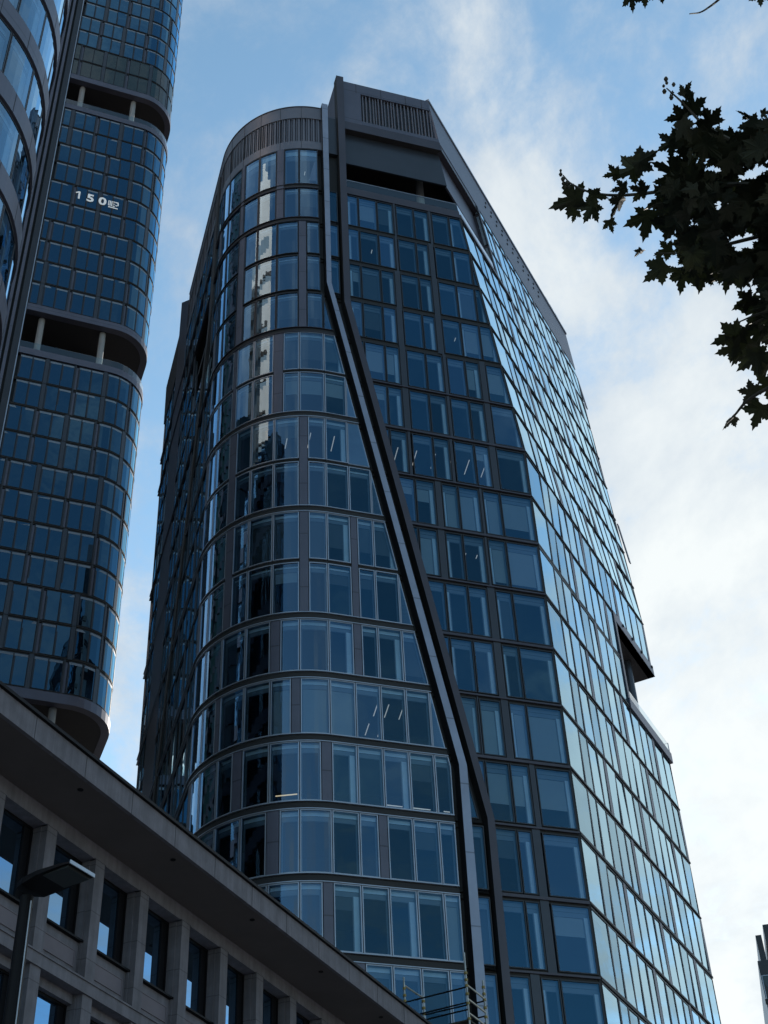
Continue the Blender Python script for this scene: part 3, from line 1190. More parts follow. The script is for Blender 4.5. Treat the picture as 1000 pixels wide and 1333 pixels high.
# roofs
zr = 92.6
rear.face([PF.P(a, zr, -.3) for a in [12.3] + cuts + [36.4]] + [PF.P(36.4, zr, -14), PF.P(12.3, zr, -14)], 'panel_dark', (0, 0, 1))
zr = 98.3
pts = [PF.P(lc(zr), zr, -.3), PF.P(11.4, zr, -.3), PF.P(11.4, zr, -16), PR.P(27.8, zr, -3.0), PR.P(27.8, zr, -.3)]
rear.face(pts, 'panel_dark', (0, 0, 1))
rear.face([PF.P(11.45, 92.6, -.3), PF.P(11.45, 92.6, -16), PF.P(11.45, 98.7, -16), PF.P(11.45, 98.7, -.3)], 'mauve')
rear.build('rear_wall', tower)

# --- pendant tube lamps seen through the glass
def tube_lamp(a, i, ln, mat='tube', off=-1.2, para=False, dz=0.45):
    z = L(i) - 0.25 - dz
    m = MB()
    a0 = PF.P(a, z, off)
    a1 = PF.P(a + (ln if para else 0.0), z, off - (0 if para else ln))
    if not para:
        a1 = a0 - Vector((nF.x, nF.y, 0)) * ln + Vector((dF.x, dF.y, 0)) * ln * 0.1
    m.tube(a0, a1, 0.028, mat, 6)
    m.build('tube_lamp', tower)


for a in (2.3, 3.4, 4.5, 5.6, 6.8, 8.0, 9.3, 10.6, 12.0, 13.6, 15.2):
    tube_lamp(a, 6, 1.3, off=-0.9)
    if int(a * 10) % 3:
        tube_lamp(a + 0.3, 6, 1.0, off=-3.2)
for a in (9.4, 8.6, 10.0, 6.9):
    tube_lamp(a, 11, 1.2, off=-0.9)
for a in (9.2, 9.9):
    tube_lamp(a, 11, 1.1, off=-2.9)
tube_lamp(7.5, 12, 2.4, 'tube', -0.9, True, 2.6)
tube_lamp(6.3, 12, 0.5, 'tube', -0.9, True, 2.6)
tube_lamp(14.5, 12, 1.3, 'tube_warm', -0.9, True, 2.4)
for a, i in ((8.95, 0), (8.95, 1), (3.4, 3), (3.5, 8), (2.6, 8), (4.2, 8), (13.9, -1)):
    tube_lamp(a, i, 0.3, off=-1.0)
flush_windows(tower)

# ================================================================== SECOND TOWER (left, with open terraces)
D2 = 100.0
A2 = 67.9
d2 = Vector((sin(R(A2)), cos(R(A2))))
n2v = Vector((cos(R(A2)), -sin(R(A2))))
O2 = -n2v * D2
R2 = 4.0
E0, E1 = 12.0, 12.0 + R2 * pi / 2
P2 = Perim([dict(t='L', a0=-1e9, a1=E0, p=O2, d=d2, n=n2v),
            dict(t='A', a0=E0, a1=E1, c=O2 + d2 * 12 - n2v * R2, r=R2, th0=math.atan2(n2v.x, n2v.y), sg=-1),
            dict(t='L', a0=E1, a1=1e9, p=O2 + d2 * 16 - n2v * R2, d=-n2v, n=d2)],
           [E0 + R2 * pi / 2 * i / 10 for i in range(11)])
P2.segs[0]['a0'] = 0
tw2 = thing('residential_tower', 'slim dark glass tower with open terrace storeys and white numerals, left behind the curved tower',
            'skyscraper', (O2.x, O2.y, 0))
lv = [67.5 + 3.473 * k for k in range(12)]           # 67.5 .. 105.7
lv2 = [113.0 + 3.47 * k for k in range(11)]           # 113 .. 147.7
lv3 = [154.8 + 3.35 * k for k in range(12)]
lv0 = [67.5 - 7.2 - 3.47 * k for k in range(17, -1, -1)]
EB = E1 + 18.0
pan2, bnd2 = MB(), MB()
rows2 = [(lv0[k], lv0[k + 1], 0) for k in range(len(lv0) - 1)] + [(lv[k], lv[k + 1], 1) for k in range(11)] + \
        [(lv2[k], lv2[k + 1], 2) for k in range(10)] + [(lv3[k], lv3[k + 1], 3) for k in range(11)]
rn2 = random.Random(11)
for ri, (zb, zt, blk) in enumerate(rows2):
    ph = [0.0, 0.25, 1.3, 1.05, 0.0][(ri // 2) % 4]
    e = 3.0 + ph - 2.86
    k = 0
    grn = blk == 3 and zb < 161
    while e < EB:
        for (x0, x1, kind) in ((e, e + 1.22, 'w'), (e + 1.22, e + 2.44, 'w'), (e + 2.44, e + 2.86, 'p')):
            x0, x1 = max(x0, 3.02), min(x1, EB)
            if x1 - x0 < 0.25:
                continue
            if kind == 'p':
                if (k + ri // 2) % 2 == 0:
                    prism(pan2, P2, rect(x0 + .02, x1 - .02, zb, zt), -0.05, 0.03, 'panel_dark')
                else:
                    prism(pan2, P2, rect(x0 + .02, x0 + .18, zb, zt), -0.05, 0.03, 'frame_dark')
                    prism(pan2, P2, rect(x0 + .18, x1 - .02, zb + .2, zt - .2), -0.3, -0.1, 'mauve')
            else:
                queue_window(P2, rect(x0 + .015, x1 - .015, zb + 0.16, zt - 0.16), frame='frame_dark',
                             glass='glass_green' if grn else 'glass_far', fw=0.035, fo=0.02, top=0.34, topm='reveal2',
                             inner=False, back=None)
        e += 2.86
        k += 1
    prism(bnd2, P2, rect(3.0, EB, zb - .17, zb + .17), -0.3, -0.02, 'black')
    prism(bnd2, P2, rect(3.0, EB, zb - .03, zb + .03), -0.3, 0.05, 'black')
# pale reveal lines over the panes
for w in WINS:
    pr, poly, kw = w[1], w[2], w[3]
    a0, a1, z0, z1 = poly[0][0], poly[1][0], poly[0][1], poly[2][1]
    if kw['glass'] == 'glass_far':
        prism(bnd2, pr, rect(a0 + .04, a1 - .04, z1 - .30, z1 - .06), 0.0, 0.006, 'reveal2')
        prism(bnd2, pr, rect(a0 + .04, a0 + .14, z0 + .06, z1 - .32), 0.0, 0.006, 'frame_dark')
pan2.build('cladding_panel', tw2)
bnd2.build('floor_band', tw2)
for zf, zc_ in ((60.3, 67.5), (105.7, 113.0), (147.7, 154.8)):
    ter = MB()
    prism(ter, P2, rect(3.0, EB, zc_ - .95, zc_ - .02), -0.6, 0.10, 'mauve')
    prism(ter, P2, rect(3.0, EB, zf, zf + .85), -0.6, 0.10, 'mauve')
    for z, up in ((zc_ - .9, -1), (zf + .6, 1)):
        pts = [P2.P(3, z, -.5)] + [P2.P(a, z, -.5) for a in P2.cuts] + [P2.P(EB, z, -.5), P2.P(EB, z, -9), P2.P(3, z, -14)]
        ter.face(pts, 'soffit', (0, 0, up))
    ter.face([P2.P(3, zf, -6), P2.P(12.5, zf, -6), P2.P(12.5, zc_, -6), P2.P(3, zc_, -6)], 'soffit')
    q0, q1 = P2.P(12.5, zf, -6), P2.P(EB, zf, -3.0)
    ter.face([q0, q1, q1 + Vector((0, 0, 7.3)), q0 + Vector((0, 0, 7.3))], 'soffit')
    ter.build('terrace', tw2)
    for e in (4.7, 10.9):
        m = MB()
        p = P2.P(e, zf + .5, -1.0)
        m.tube(p, p + Vector((0, 0, zc_ - zf - 1.2)), 0.32, 'concrete', 14)
        m.build('terrace_column', tw2, True)
    m = MB()
    prism(m, P2, rect(3.0, EB, zf + .85, zf + 1.75), 0.02, 0.04, 'glass_rail')
    m.build('glass_railing', tw2)
rb = MB()
for k in range(4):
    prism(rb, P2, rect(0.0 + k * 0.56, 0.30 + k * 0.56, 0, 192), -1.0, 0.35, 'mauve')
emit(rb, P2, rect(-3, 2.4, 0, 192), -0.3, 'black')
prism(rb, P2, rect(2.25, 2.85, 0, 192), -0.6, 0.15, 'frame_dark')
prism(rb, P2, rect(2.85, 2.95, 0, 192), -0.6, 0.25, 'frame_light')
rb.build('ribbed_pier', tw2)
bk = MB()
for z0, z1 in ((0, 60.3), (67.5, 105.7), (113, 147.7), (154.8, 191.7)):
    a = [P2.P(-8, z0, -.32)] + [P2.P(e, z0, -.32) for e in P2.cuts] + [P2.P(EB, z0, -.32), P2.P(-8, z0, -28)]
    b = [Vector((p.x, p.y, z1)) for p in a]
    for k in range(len(a)):
        j = (k + 1) % len(a)
        bk.face([a[k], a[j], b[j], b[k]], 'interior')
    bk.face(b, 'panel_dark', (0, 0, 1))
    bk.face(a, 'panel_dark', (0, 0, -1))
bk.build('inner_wall', tw2)
flush_windows(tw2)
# numerals on the glass
cu = bpy.data.curves.new('numeral', 'FONT')


def text_mesh(txt, pr, a, z, size, off, name, parent, mat, bold=0.02):
    c = bpy.data.curves.new(name, 'FONT')
    c.body = txt
    c.size = size
    c.extrude = 0.02
    c.offset = bold
    c.align_x = 'CENTER'
    o = bpy.data.objects.new(name, c)
    COL.objects.link(o)
    dg = bpy.context.evaluated_depsgraph_get()
    me = bpy.data.meshes.new_from_object(o.evaluated_get(dg))
    bpy.data.objects.remove(o)
    n = pr.N(a)
    x = Vector((0, 0, 1)).cross(n)
    me.transform(Matrix(((x.x, 0, n.x, 0), (x.y, 0, n.y, 0), (0, 1, 0, 0), (0, 0, 0, 1))))
    me.transform(Matrix.Translation(pr.P(a, z, off)))
    me.materials.clear()
    me.materials.append(M[mat])
    q = bpy.data.objects.new(name, me)
    COL.objects.link(q)
    q.parent = parent
    q.matrix_parent_inverse = Matrix.Translation(-parent.location)
    return q


# ================================================================== NEAR CURVED TOWER (far left)
K0 = 1.25
C2 = Vector((-16.2 * K0, 26.9 * K0))
R0 = 5.2 * K0
ang0, ang1 = R(115), R(20)
nA = Vector((sin(ang0), cos(ang0)))
dA = Vector((sin(R(25)), cos(R(25))))
LA = 16.0
nB_ = Vector((sin(ang1), cos(ang1)))
dB_ = Vector((sin(ang1 - pi / 2), cos(ang1 - pi / 2)))
ARC = R0 * (ang0 - ang1)
P0 = Perim([dict(t='L', a0=0, a1=LA, p=C2 + nA * R0 - dA * LA, d=dA, n=nA),
            dict(t='A', a0=LA, a1=LA + ARC, c=C2, r=R0, th0=ang0, sg=-1),
            dict(t='L', a0=LA + ARC, a1=1e9, p=C2 + nB_ * R0, d=dB_, n=nB_)],
           [LA + ARC * i / 26 for i in range(27)])
tw0 = thing('curved_tower', 'near rounded glass tower with thick warm grey floor bands, cut off at the left edge', 'skyscraper', (C2.x, C2.y, 0))
AE = LA + ARC + 25
bands, mull = MB(), MB()
zlow = [55.8 + 4.62 * k for k in range(-12, 6)]
for k, z in enumerate(zlow):
    prism(bands, P0, rect(0, AE, z + 0.0, z + 1.28), -0.5, 0.10, 'mauve', False)
    prism(bands, P0, rect(0, AE, z - 0.14, z + 0.0), -0.5, -0.06, 'black')
    prism(bands, P0, rect(0, AE, z + 1.28, z + 1.34), -0.5, 0.06, 'frame_light')
    prism(bands, P0, rect(0, AE, z + 1.34, z + 1.42), -0.5, -0.04, 'black')
    a = 0.35
    while a < AE:
        prism(bands, P0, rect(a - .012, a + .012, z, z + 1.28), 0.09, 0.106, 'black')
        a += 1.86
    # glazing row above this band
    z0, z1 = z + 1.42, z + 4.62 - 0.14
    a = 0.35 - 1.86 / 2
    j = 0
    while a < AE:
        c0, c1 = max(a, 0), min(a + 1.86, AE)
        if c1 - c0 > 0.4:
            queue_window(P0, rect(c0 + .02, c1 - .02, z0, z1), frame='frame_dark', glass='glass_near', side=1, fw=0.05,
                         fo=0.02, top=0.5, sidew=0.42, deep=0.3, back='interior', topm='reveal')
        a += 1.86
        j += 1
bands.build('floor_band', tw0)
bk = MB()
a = [P0.P(0, 0, -.32)] + [P0.P(e, 0, -.32) for e in P0.cuts] + [P0.P(AE, 0, -.32), P0.P(0, 0, -14)]
b = [Vector((p.x, p.y, zlow[-1])) for p in a]
for k in range(len(a)):
    j = (k + 1) % len(a)
    bk.face([a[k], a[j], b[j], b[k]], 'interior')
bk.face(b, 'panel_dark', (0, 0, 1))
bk.build('inner_wall', tw0)
flush_windows(tw0)

# numerals "150m" on the second tower
zc0 = 130.8
for txt, e, s in (('5', 7.5, 1.75), ('0', 8.85, 1.75)):
    text_mesh(txt, P2, e, zc0 + 0.75, s, 0.07, 'numeral', tw2, 'white', 0.05)
m = MB()
prism(m, P2, rect(6.16, 6.36, zc0 + .75, zc0 + 2.0), 0.03, 0.07, 'white')
prism(m, P2, [(6.16, zc0 + 2.0), (5.86, zc0 + 1.8), (5.88, zc0 + 1.62), (6.18, zc0 + 1.78)], 0.03, 0.07, 'white')
m.build('numeral', tw2)
m = MB()   # small white emblem after the numerals: a framed plate with strokes
z = zc0 + 0.62
for (x0, x1, y0, y1) in ((0, .12, .3, 1.2), (.2, .32, .3, 1.2), (.4, .52, .3, 1.2), (.6, .85, .3, .45), (.6, .85, .68, .8), (.6, .85, 1.05, 1.2), (.9, 1.3, 1.02, 1.2), (1.2, 1.36, .6, 1.1), (.95, 1.2, .5, .66), (.05, 1.3, .0, .16)):
    prism(m, P2, rect(9.5 + x0 * .85, 9.5 + x1 * .85, z + y0, z + y1), 0.03, 0.07, 'white')
m.build('emblem', tw2)

# ================================================================== STONE BUILDING (foreground, lower left)
def zs(z):
    return (z - 1.7) * KB + 1.7


stone = thing('stone_building', 'grey stone office building with deep overhanging cornice in the lower left foreground', 'building', tuple(PB))
UB0, UB1 = -38.0, 20.5
PS = Perim([dict(t='L', a0=0, a1=1e9, p=Vector((PB.x, PB.y)), d=Vector((db.x, db.y)), n=Vector((nb.x, nb.y)))])
ZT, ZF = zs(17.0), zs(16.5)
WN = -1.89
m = MB()
prism(m, PS, rect(UB0, UB1, ZF, ZT), -10.5, 0.0, 'stone_flat')
u = UB0
while u < UB1:
    prism(m, PS, rect(u - .008, u + .008, ZF, ZT), -0.01, 0.006, 'black')
    u += 2.345
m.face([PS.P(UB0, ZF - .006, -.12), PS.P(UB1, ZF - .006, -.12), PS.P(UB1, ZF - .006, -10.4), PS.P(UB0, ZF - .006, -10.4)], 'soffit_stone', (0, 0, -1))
m.build('cornice', stone)
m = MB()
prism(m, PS, rect(UB0, UB1, ZT + .003, ZT + .10), -10.45, 0.10, 'lamp_black')
prism(m, PS, rect(UB0, UB1, ZT + .103, ZT + .16), -10.4, 0.04, 'bronze')
m.build('roof_flashing', stone)
for u in (-9.58, -4.7, 0.18, 5.06, 9.94, 14.82):
    m = MB()
    p = PS.P(u, ZF - .022, -0.47)
    m.tube(p, p + Vector((0, 0, .05)), 0.085, 'lamp_black', 16)
    m.build('downlight', stone)
MOD = 2.41
UP = [-3.95 + MOD * k for k in range(-14, 11)]
floors = []
hd, sill = zs(16.15), zs(14.36)
FB = zs(16.15) - zs(13.03)
wall, pil = MB(), MB()
UE = 19.0
for u in UP:
    if UB0 + 1 < u < UE - .5:
        prism(pil, PS, rect(u - .23, u + .23, 0, hd), WN - .75, WN, 'stone')
        prism(pil, PS, rect(u - .29, u + .29, hd - .0, hd + .02), WN - .75, WN + .02, 'stone')
        prism(pil, PS, rect(u - .27, u + .27, 0, hd), WN - .9, WN - .2, 'stone')
pil.build('pilaster', stone)
prism(wall, PS, rect(UB0 + .5, UE, hd, ZF), WN - 8, WN - .02, 'stone_flat')
winfr = []
for fl in range(0, 5):
    h1 = hd - FB * fl
    s1 = sill - FB * fl
    p1, p0 = zs(14.12) - FB * fl, zs(13.76) - FB * fl
    c1, c0 = zs(13.50) - FB * fl, zs(13.22) - FB * fl
    nz = h1 - FB
    lo = max(nz, 0)
    if s1 < 0.5:
        break
    prism(wall, PS, rect(UB0 + .5, UE, lo, s1 - .06), WN - .8, WN - .30, 'stone_flat')     # spandrel
    prism(wall, PS, rect(UB0 + .5, UE, s1 - .06, s1), WN - .8, WN - .16, 'lamp_black')     # sill
    prism(wall, PS, rect(UB0 + .5, UE, c0, c1 - .05), WN - .7, WN + .06, 'stone_flat')     # string course
    prism(wall, PS, rect(UB0 + .5, UE, c1 - .05, c1), WN - .7, WN + .10, 'stone_flat')
    for u in UP:
        if not (UB0 + 1 < u < UE - 2.4):
            continue
        # inset panel: thin shadow groove frame with the render field
        ring(wall, PS, rect(u + .42, u + MOD - .42, p0, p1), 0.03, WN - .4, WN - .27, 'stone_panel')
        emit(wall, PS, rect(u + .45, u + MOD - .45, p0 + .03, p1 - .03), WN - .285, 'stone_panel')
        fr, gl = MB(), MB()
        poly = rect(u + .27, u + MOD - .27, s1, h1)
        q = ring(fr, PS, poly, 0.07, WN - .70, WN - .47, 'lamp_black')
        w2 = clip_half(q, 1, 0, u + MOD - .27 - 0.36)
        w3 = clip_half(q, -1, 0, -(u + MOD - .27 - 0.36))
        emit(gl, PS, w2, WN - .54, 'glass_stone')
        prism(fr, PS, w3, WN - .7, WN - .50, 'lamp_black')
        if px_area(PS, poly) > 0 or -12 < u < 14 and fl < 2:
            f = fr.build('window', stone)
            g = gl.build('pane')
            g.parent = f
            g.matrix_parent_inverse = Matrix.Identity(4)
        else:
            winfr.append((fr, gl))
if winfr:
    A, Bm = MB(), MB()
    for fr, gl in winfr:
        for src, dst in ((fr, A), (gl, Bm)):
            for fc, mi in zip(src.f, src.m):
                dst.face([src.v[i] for i in fc], src.mats[mi])
    f = A.build('window', stone)
    f['kind'] = 'stuff'
    g = Bm.build('pane')
    g.parent = f
    g.matrix_parent_inverse = Matrix.Identity(4)
for ua, ub in ((UB0 + .5, UB0 + .55), (UE, UE + .05)):
    wall.face([PS.P(ua, 0, WN - .8), PS.P(ua, 0, -10), PS.P(ua, ZF, -10), PS.P(ua, ZF, WN - .8)], 'stone_flat')
wall.face([PS.P(UB0 + .5, 0, -10), PS.P(UE, 0, -10), PS.P(UE, ZF, -10), PS.P(UB0 + .5, ZF, -10)], 'stone_flat')
wall.face([PS.P(UB0 + .5, 0, WN - 1.0), PS.P(UE, 0, WN - 1.0), PS.P(UE, ZF, WN - 1.0), PS.P(UB0 + .5, ZF, WN - 1.0)], 'interior')
wall.build('wall', stone)

# ================================================================== STREET LAMP
lamp = thing('street_lamp', 'black street lamp with flat angular head in front of the stone building', 'street lamp', (-3.555, 12.42, 0))
m = MB()
m.tube((-3.555, 12.42, 0.14), (-3.555, 12.42, 7.86), 0.098, 'lamp_black', 20, 0.062)
m.tube((-3.555, 12.42, 0.0), (-3.555, 12.42, 0.5), 0.12, 'lamp_black', 20, 0.11)
m.build('pole', lamp, True)
m = MB()
m.tube((-3.473, 12.375, 2.2), (-3.500, 12.38, 7.8), 0.006, 'lamp_edge', 6)
m.build('pale_pole_line', lamp)  # thin pale line along the right of the pole
hd_d = Vector((sin(R(118)), cos(R(118)), 0))
hd_w = Vector((cos(R(118)), -sin(R(118)), 0))      # across
hc = Vector((-3.555, 12.42, 7.95))
prof = [(-0.06, 0.10, 0.10, -.03), (0.06, 0.165, 0.12, -.045), (0.26, 0.19, 0.09, -.02), (0.54, 0.185, 0.05, 0.0), (0.645, 0.175, 0.03, 0.0)]
m = MB()
rings = []
for d, w, h, dz in prof:
    c = hc + hd_d * d + Vector((0, 0, dz))
    rings.append([c - hd_w * w, c + hd_w * w, c + hd_w * w * .96 + Vector((0, 0, h * .6)), c + hd_w * w * .6 + Vector((0, 0, h)),
                  c - hd_w * w * .6 + Vector((0, 0, h)), c - hd_w * w * .96 + Vector((0, 0, h * .6))])
for r0, r1 in zip(rings, rings[1:]):
    for i in range(6):
        j = (i + 1) % 6
        m.face([r0[i], r0[j], r1[j], r1[i]], 'lamp_black')
m.face(rings[0], 'lamp_black')
m.face(rings[-1], 'lamp_edge')
m.build('lamp_head', lamp)
m = MB()
c0 = hc + hd_d * 0.31 + Vector((0, 0, -.024))
m.box(c0 - hd_w * .155, hd_d * 0.30, hd_w * .31, Vector((0, 0, .03)), 'lamp_glass')
m.build('lens', lamp)
m = MB()
c0 = hc + hd_d * 0.645
m.box(c0 - hd_w * .178 + Vector((0, 0, -.005)), hd_d * 0.010, hd_w * .356, Vector((0, 0, .036)), 'lamp_edge')
m.build('rim', lamp)

# ================================================================== SCAFFOLD
sc_pts = {'a': Vector((-0.2, 59.5, 0)), 'b': Vector((0.6, 61.0, 0)), 'c': Vector((2.42, 58.2, 0)), 'd': Vector((3.2, 59.8, 0))}
scf = thing('scaffold', 'thin tube scaffold with guard rails between stone building and glass tower', 'scaffold', tuple(sc_pts['c']))
tops = {'a': 26.55, 'b': 26.3, 'c': 26.95, 'd': 26.35}
for k, p in sc_pts.items():
    m = MB()
    m.tube(p, p + Vector((0, 0, tops[k])), 0.042, 'steel', 8)
    m.build('standard', scf)
    m = MB()
    for z in (24.05, 24.7, 25.1, 25.45, 25.7, 26.0):
        if z < tops[k]:
            m.tube(p + Vector((0, 0, z)), p + Vector((0, 0, z + .1)), 0.075, 'brass', 8)
    m.build('coupler', scf)


def rail(a, b, z, mat='lamp_black', r=0.035):
    m = MB()
    m.tube(sc_pts[a] + Vector((0, 0, z)), sc_pts[b] + Vector((0, 0, z)), r, mat, 8)
    m.build('guard_rail', scf)


for z in (25.45, 24.8, 24.5):
    rail('a', 'c', z)
    rail('b', 'd', z)
for a, b, z in (('a', 'b', 26.2), ('c', 'd', 25.55), ('c', 'd', 24.95), ('c', 'd', 24.35), ('a', 'b', 24.8)):
    rail(a, b, z, 'steel', 0.042)
m = MB()
for zd in (24.1, 22.1, 20.1, 18.1, 12, 6):
    m.face([sc_pts[k] + Vector((0, 0, zd)) for k in 'abdc'], 'bark', (0, 0, 1))
    m.face([sc_pts[k] + Vector((0, 0, zd - .06)) for k in 'abdc'], 'bark', (0, 0, -1))
    for a, b in (('a', 'c'), ('c', 'd'), ('d', 'b'), ('b', 'a')):
        p, q = sc_pts[a], sc_pts[b]
        m.face([p + Vector((0, 0, zd - .06)), q + Vector((0, 0, zd - .06)), q + Vector((0, 0, zd)), p + Vector((0, 0, zd))], 'bark')
m.build('deck', scf)

# ================================================================== FAR BUILDING (right edge)
FD = 150.0
p = Vector((sin(R(14.05)) * FD, cos(R(14.05)) * FD, 0))
far = thing('office_block', 'distant dark office building at the right edge below the clouds', 'building', tuple(p))
fx = Vector((cos(R(12)), -sin(R(12)), 0))
fy = Vector((sin(R(12)), cos(R(12)), 0))
m = MB()
m.box(p + fx * .35, fx * 25, fy * 20, Vector((0, 0, 62.2)), 'frame_dark')
m.box(p + fx * .75 + fy * 1, fx * .62, fy * 12, Vector((0, 0, 65.4)), 'frame_dark')
m.box(p + fx * 1.7 + fy * .6, fx * 20, fy * 15, Vector((0, 0, 66.3)), 'frame_dark')
for zz in (3.6 * k for k in range(2, 17)):
    m.box(p + fx * .27 - fy * .1 + Vector((0, 0, zz)), fx * 24.9, fy * .25, Vector((0, 0, .5)), 'black')
m.build('wall', far)
PFar = Perim([dict(t='L', a0=0, a1=1e9, p=Vector((p.x, p.y)), d=Vector((fx.x, fx.y)), n=Vector((-fy.x, -fy.y)))])
fr, gl = MB(), MB()
for k in range(16):
    for j in range(14):
        z0 = 60.6 - k * 3.6 - 2.9
        q = rect(0.42 + j * 1.0, 0.42 + j * 1.0 + 0.9, z0, z0 + 2.9)
        queue_window(PFar, q, frame='frame_light', glass='glass_green', inner=False, fw=0.08, fo=0.06)
flush_windows(far, 40)

# ================================================================== BEIGE TOWER (behind the camera's left, seen mirrored in the glass)
bt = thing('beige_tower', 'sunlit beige stone tower mirrored in the curved windows of the middle tower', 'skyscraper', (-70, 8, 0))
m = MB()
c = Vector((-70, 8, 0))
ux = Vector((cos(R(-40)), sin(R(-40)), 0))
uy = Vector((-sin(R(-40)), cos(R(-40)), 0))


def obox(w, d, z0, z1, mat, mb=m):
    mb.box(c - ux * w / 2 - uy * d / 2 + Vector((0, 0, z0)), ux * w, uy * d, Vector((0, 0, z1 - z0)), mat)


obox(37, 20.6, 0, 170, 'concrete')
for k in range(28):
    obox(38, 21.6, k * 6.0, k * 6.0 + 3.9, 'beige')
for sx in (-1, 1):
    for sy in (-1, 1):
        mc = c + ux * sx * 18.0 + uy * sy * 9.9
        m.box(mc - ux * 1.5 - uy * 1.5, ux * 3.0, uy * 3.0, Vector((0, 0, 171)), 'beige')
obox(24, 17, 168, 186, 'beige')
m2 = [c + ux * a * 12 + uy * b * 8.5 + Vector((0, 0, 186)) for a, b in ((-1, -1), (1, -1), (1, 1), (-1, 1))]
apex = c + Vector((0, 0, 204))
for k in range(4):
    m.face([m2[k], m2[(k + 1) % 4], apex], 'beige', (m2[k] + m2[(k + 1) % 4]) / 2 - c - Vector((0, 0, 180)))
m.build('wall', bt)


def dark_block(name, label, x, y, w, d, h, ang):
    t = thing(name, label, 'skyscraper', (x, y, 0))
    cc = Vector((x, y, 0))
    vx = Vector((cos(R(ang)), sin(R(ang)), 0))
    vy = Vector((-sin(R(ang)), cos(R(ang)), 0))
    m = MB()
    m.box(cc - vx * w / 2 - vy * d / 2, vx * w, vy * d, Vector((0, 0, h)), 'glass_green')
    k = 0
    while k * 3.6 < h - 4:
        m.box(cc - vx * (w / 2 + .15) - vy * (d / 2 + .15) + Vector((0, 0, k * 3.6)), vx * (w + .3), vy * (d + .3), Vector((0, 0, 1.1)), 'panel_dark')
        k += 1
    m.build('wall', t)
    m = MB()
    n = int(w / 2.4)
    for i in range(n + 1):
        for sg in (-1, 1):
            m.box(cc - vx * (w / 2 - i * w / n) + vy * sg * (d / 2 + .1) - vx * .12, vx * .25, vy * sg * .3, Vector((0, 0, h)), 'bronze')
    n = int(d / 2.4)
    for i in range(n + 1):
        for sg in (-1, 1):
            m.box(cc - vy * (d / 2 - i * d / n) + vx * sg * (w / 2 + .1) - vy * .12, vy * .25, vx * sg * .3, Vector((0, 0, h)), 'bronze')
    m.build('pilaster', t)


dark_block('dark_tower', 'tall dark glass slab tower mirrored in the left flank of the middle tower', -92, 70, 26, 36, 190, 8)
dark_block('dark_tower', 'lower dark glass tower mirrored in the rounded windows beside the beige tower', -66, 40, 24, 26, 112, 20)

# ================================================================== PLANE TREE
tree = thing('plane_tree', 'dark plane tree with lobed leaves hanging in from the upper right', 'tree', (9.0, 9.5, 0))


def ray_pt(x, y, dist):
    """point at a distance along the view direction through (x, y) of the 1000 x 1333 photograph; used to lay out the branch tips"""
    d = (_rt2 * ((x - 500) / 1851.4) + _up2 * (-(y - 666.5) / 1851.4) + _fw)
    return CAMP + d.normalized() * dist


def curve_tube(mb, pts, r0, r1, mat, n=7):
    # Catmull-Rom through the points
    P = [Vector(p) for p in pts]
    P = [P[0] * 2 - P[1]] + P + [P[-1] * 2 - P[-2]]
    out = []
    for i in range(1, len(P) - 2):
        for t in [j / 5 for j in range(5)]:
            a, b, c_, d = P[i - 1], P[i], P[i + 1], P[i + 2]
            out.append(0.5 * ((2 * b) + (c_ - a) * t + (2 * a - 5 * b + 4 * c_ - d) * t * t + (3 * b - a - 3 * c_ + d) * t ** 3))
    out.append(P[-2])
    N = len(out) - 1
    for i in range(N):
        ra, rb_ = r0 + (r1 - r0) * i / N, r0 + (r1 - r0) * (i + 1) / N
        mb.tube(out[i], out[i + 1], ra, mat, n, rb_, False)
    return out


# leaf outline: five pointed lobes with coarse teeth
def leaf_outline(rn):
    lobes = [(-118, 0.62), (-62, 0.86), (0, 1.0), (62, 0.86), (118, 0.62)]
    pts = [(0.0, -0.12)]
    for k, (ang, ln) in enumerate(lobes):
        ln *= rn.uniform(0.85, 1.1)
        A = R(ang + rn.uniform(-6, 6))
        d = Vector((sin(A), cos(A)))
        s = Vector((cos(A), -sin(A)))
        c0 = Vector((0, 0.12))
        b = 0.20 if k in (0, 4) else 0.25
        for f, w in ((0.50, -b * .95), (0.58, -b * 1.25), (0.62, -b * .7), (0.76, -b * .8), (0.80, -b * .35), (1.0, 0), (0.80, b * .35), (0.76, b * .8), (0.62, b * .7), (0.58, b * 1.25), (0.50, b * .95)):
            q = c0 + d * ln * f + s * w * 0.8
            pts.append((q.x, q.y))
        if k < 4:
            A2_ = R((ang + lobes[k + 1][0]) / 2)
            pts.append((sin(A2_) * .34, 0.1 + cos(A2_) * .34))
    return pts


LEAFV = []
rl = random.Random(5)
for _ in range(8):
    LEAFV.append(leaf_outline(rl))
leafmb_v, leafmb_f = [], []


def add_leaf(pos, size, rn, droop=None, nrm=None):
    o = LEAFV[rn.randrange(8)]
    if nrm is None:
        nrm = Vector((rn.gauss(0, .5), rn.gauss(0, .5), 1)).normalized()
    tip = droop if droop is not None else Vector((rn.gauss(0, 1), rn.gauss(0, 1), -0.4))
    y = (tip - nrm * tip.dot(nrm))
    if y.length < 1e-3:
        y = Vector((1, 0, 0))
    y.normalize()
    x = y.cross(nrm)
    k = len(leafmb_v)
    cup = rn.uniform(-0.5, 0.5)
    cv = rn.uniform(0.1, 0.6)
    leafmb_v.append(tuple(pos + (y * 0.1) * size))
    for px_, py_ in o:
        zz = cup * px_ * px_ - cv * max(0, py_) ** 2 * 0.5
        leafmb_v.append(tuple(pos + (x * px_ + y * py_ + nrm * zz) * size))
    n = len(o)
    for i in range(n):
        leafmb_f.append((k, k + 1 + i, k + 1 + (i + 1) % n))


wood = MB()
rt = random.Random(21)
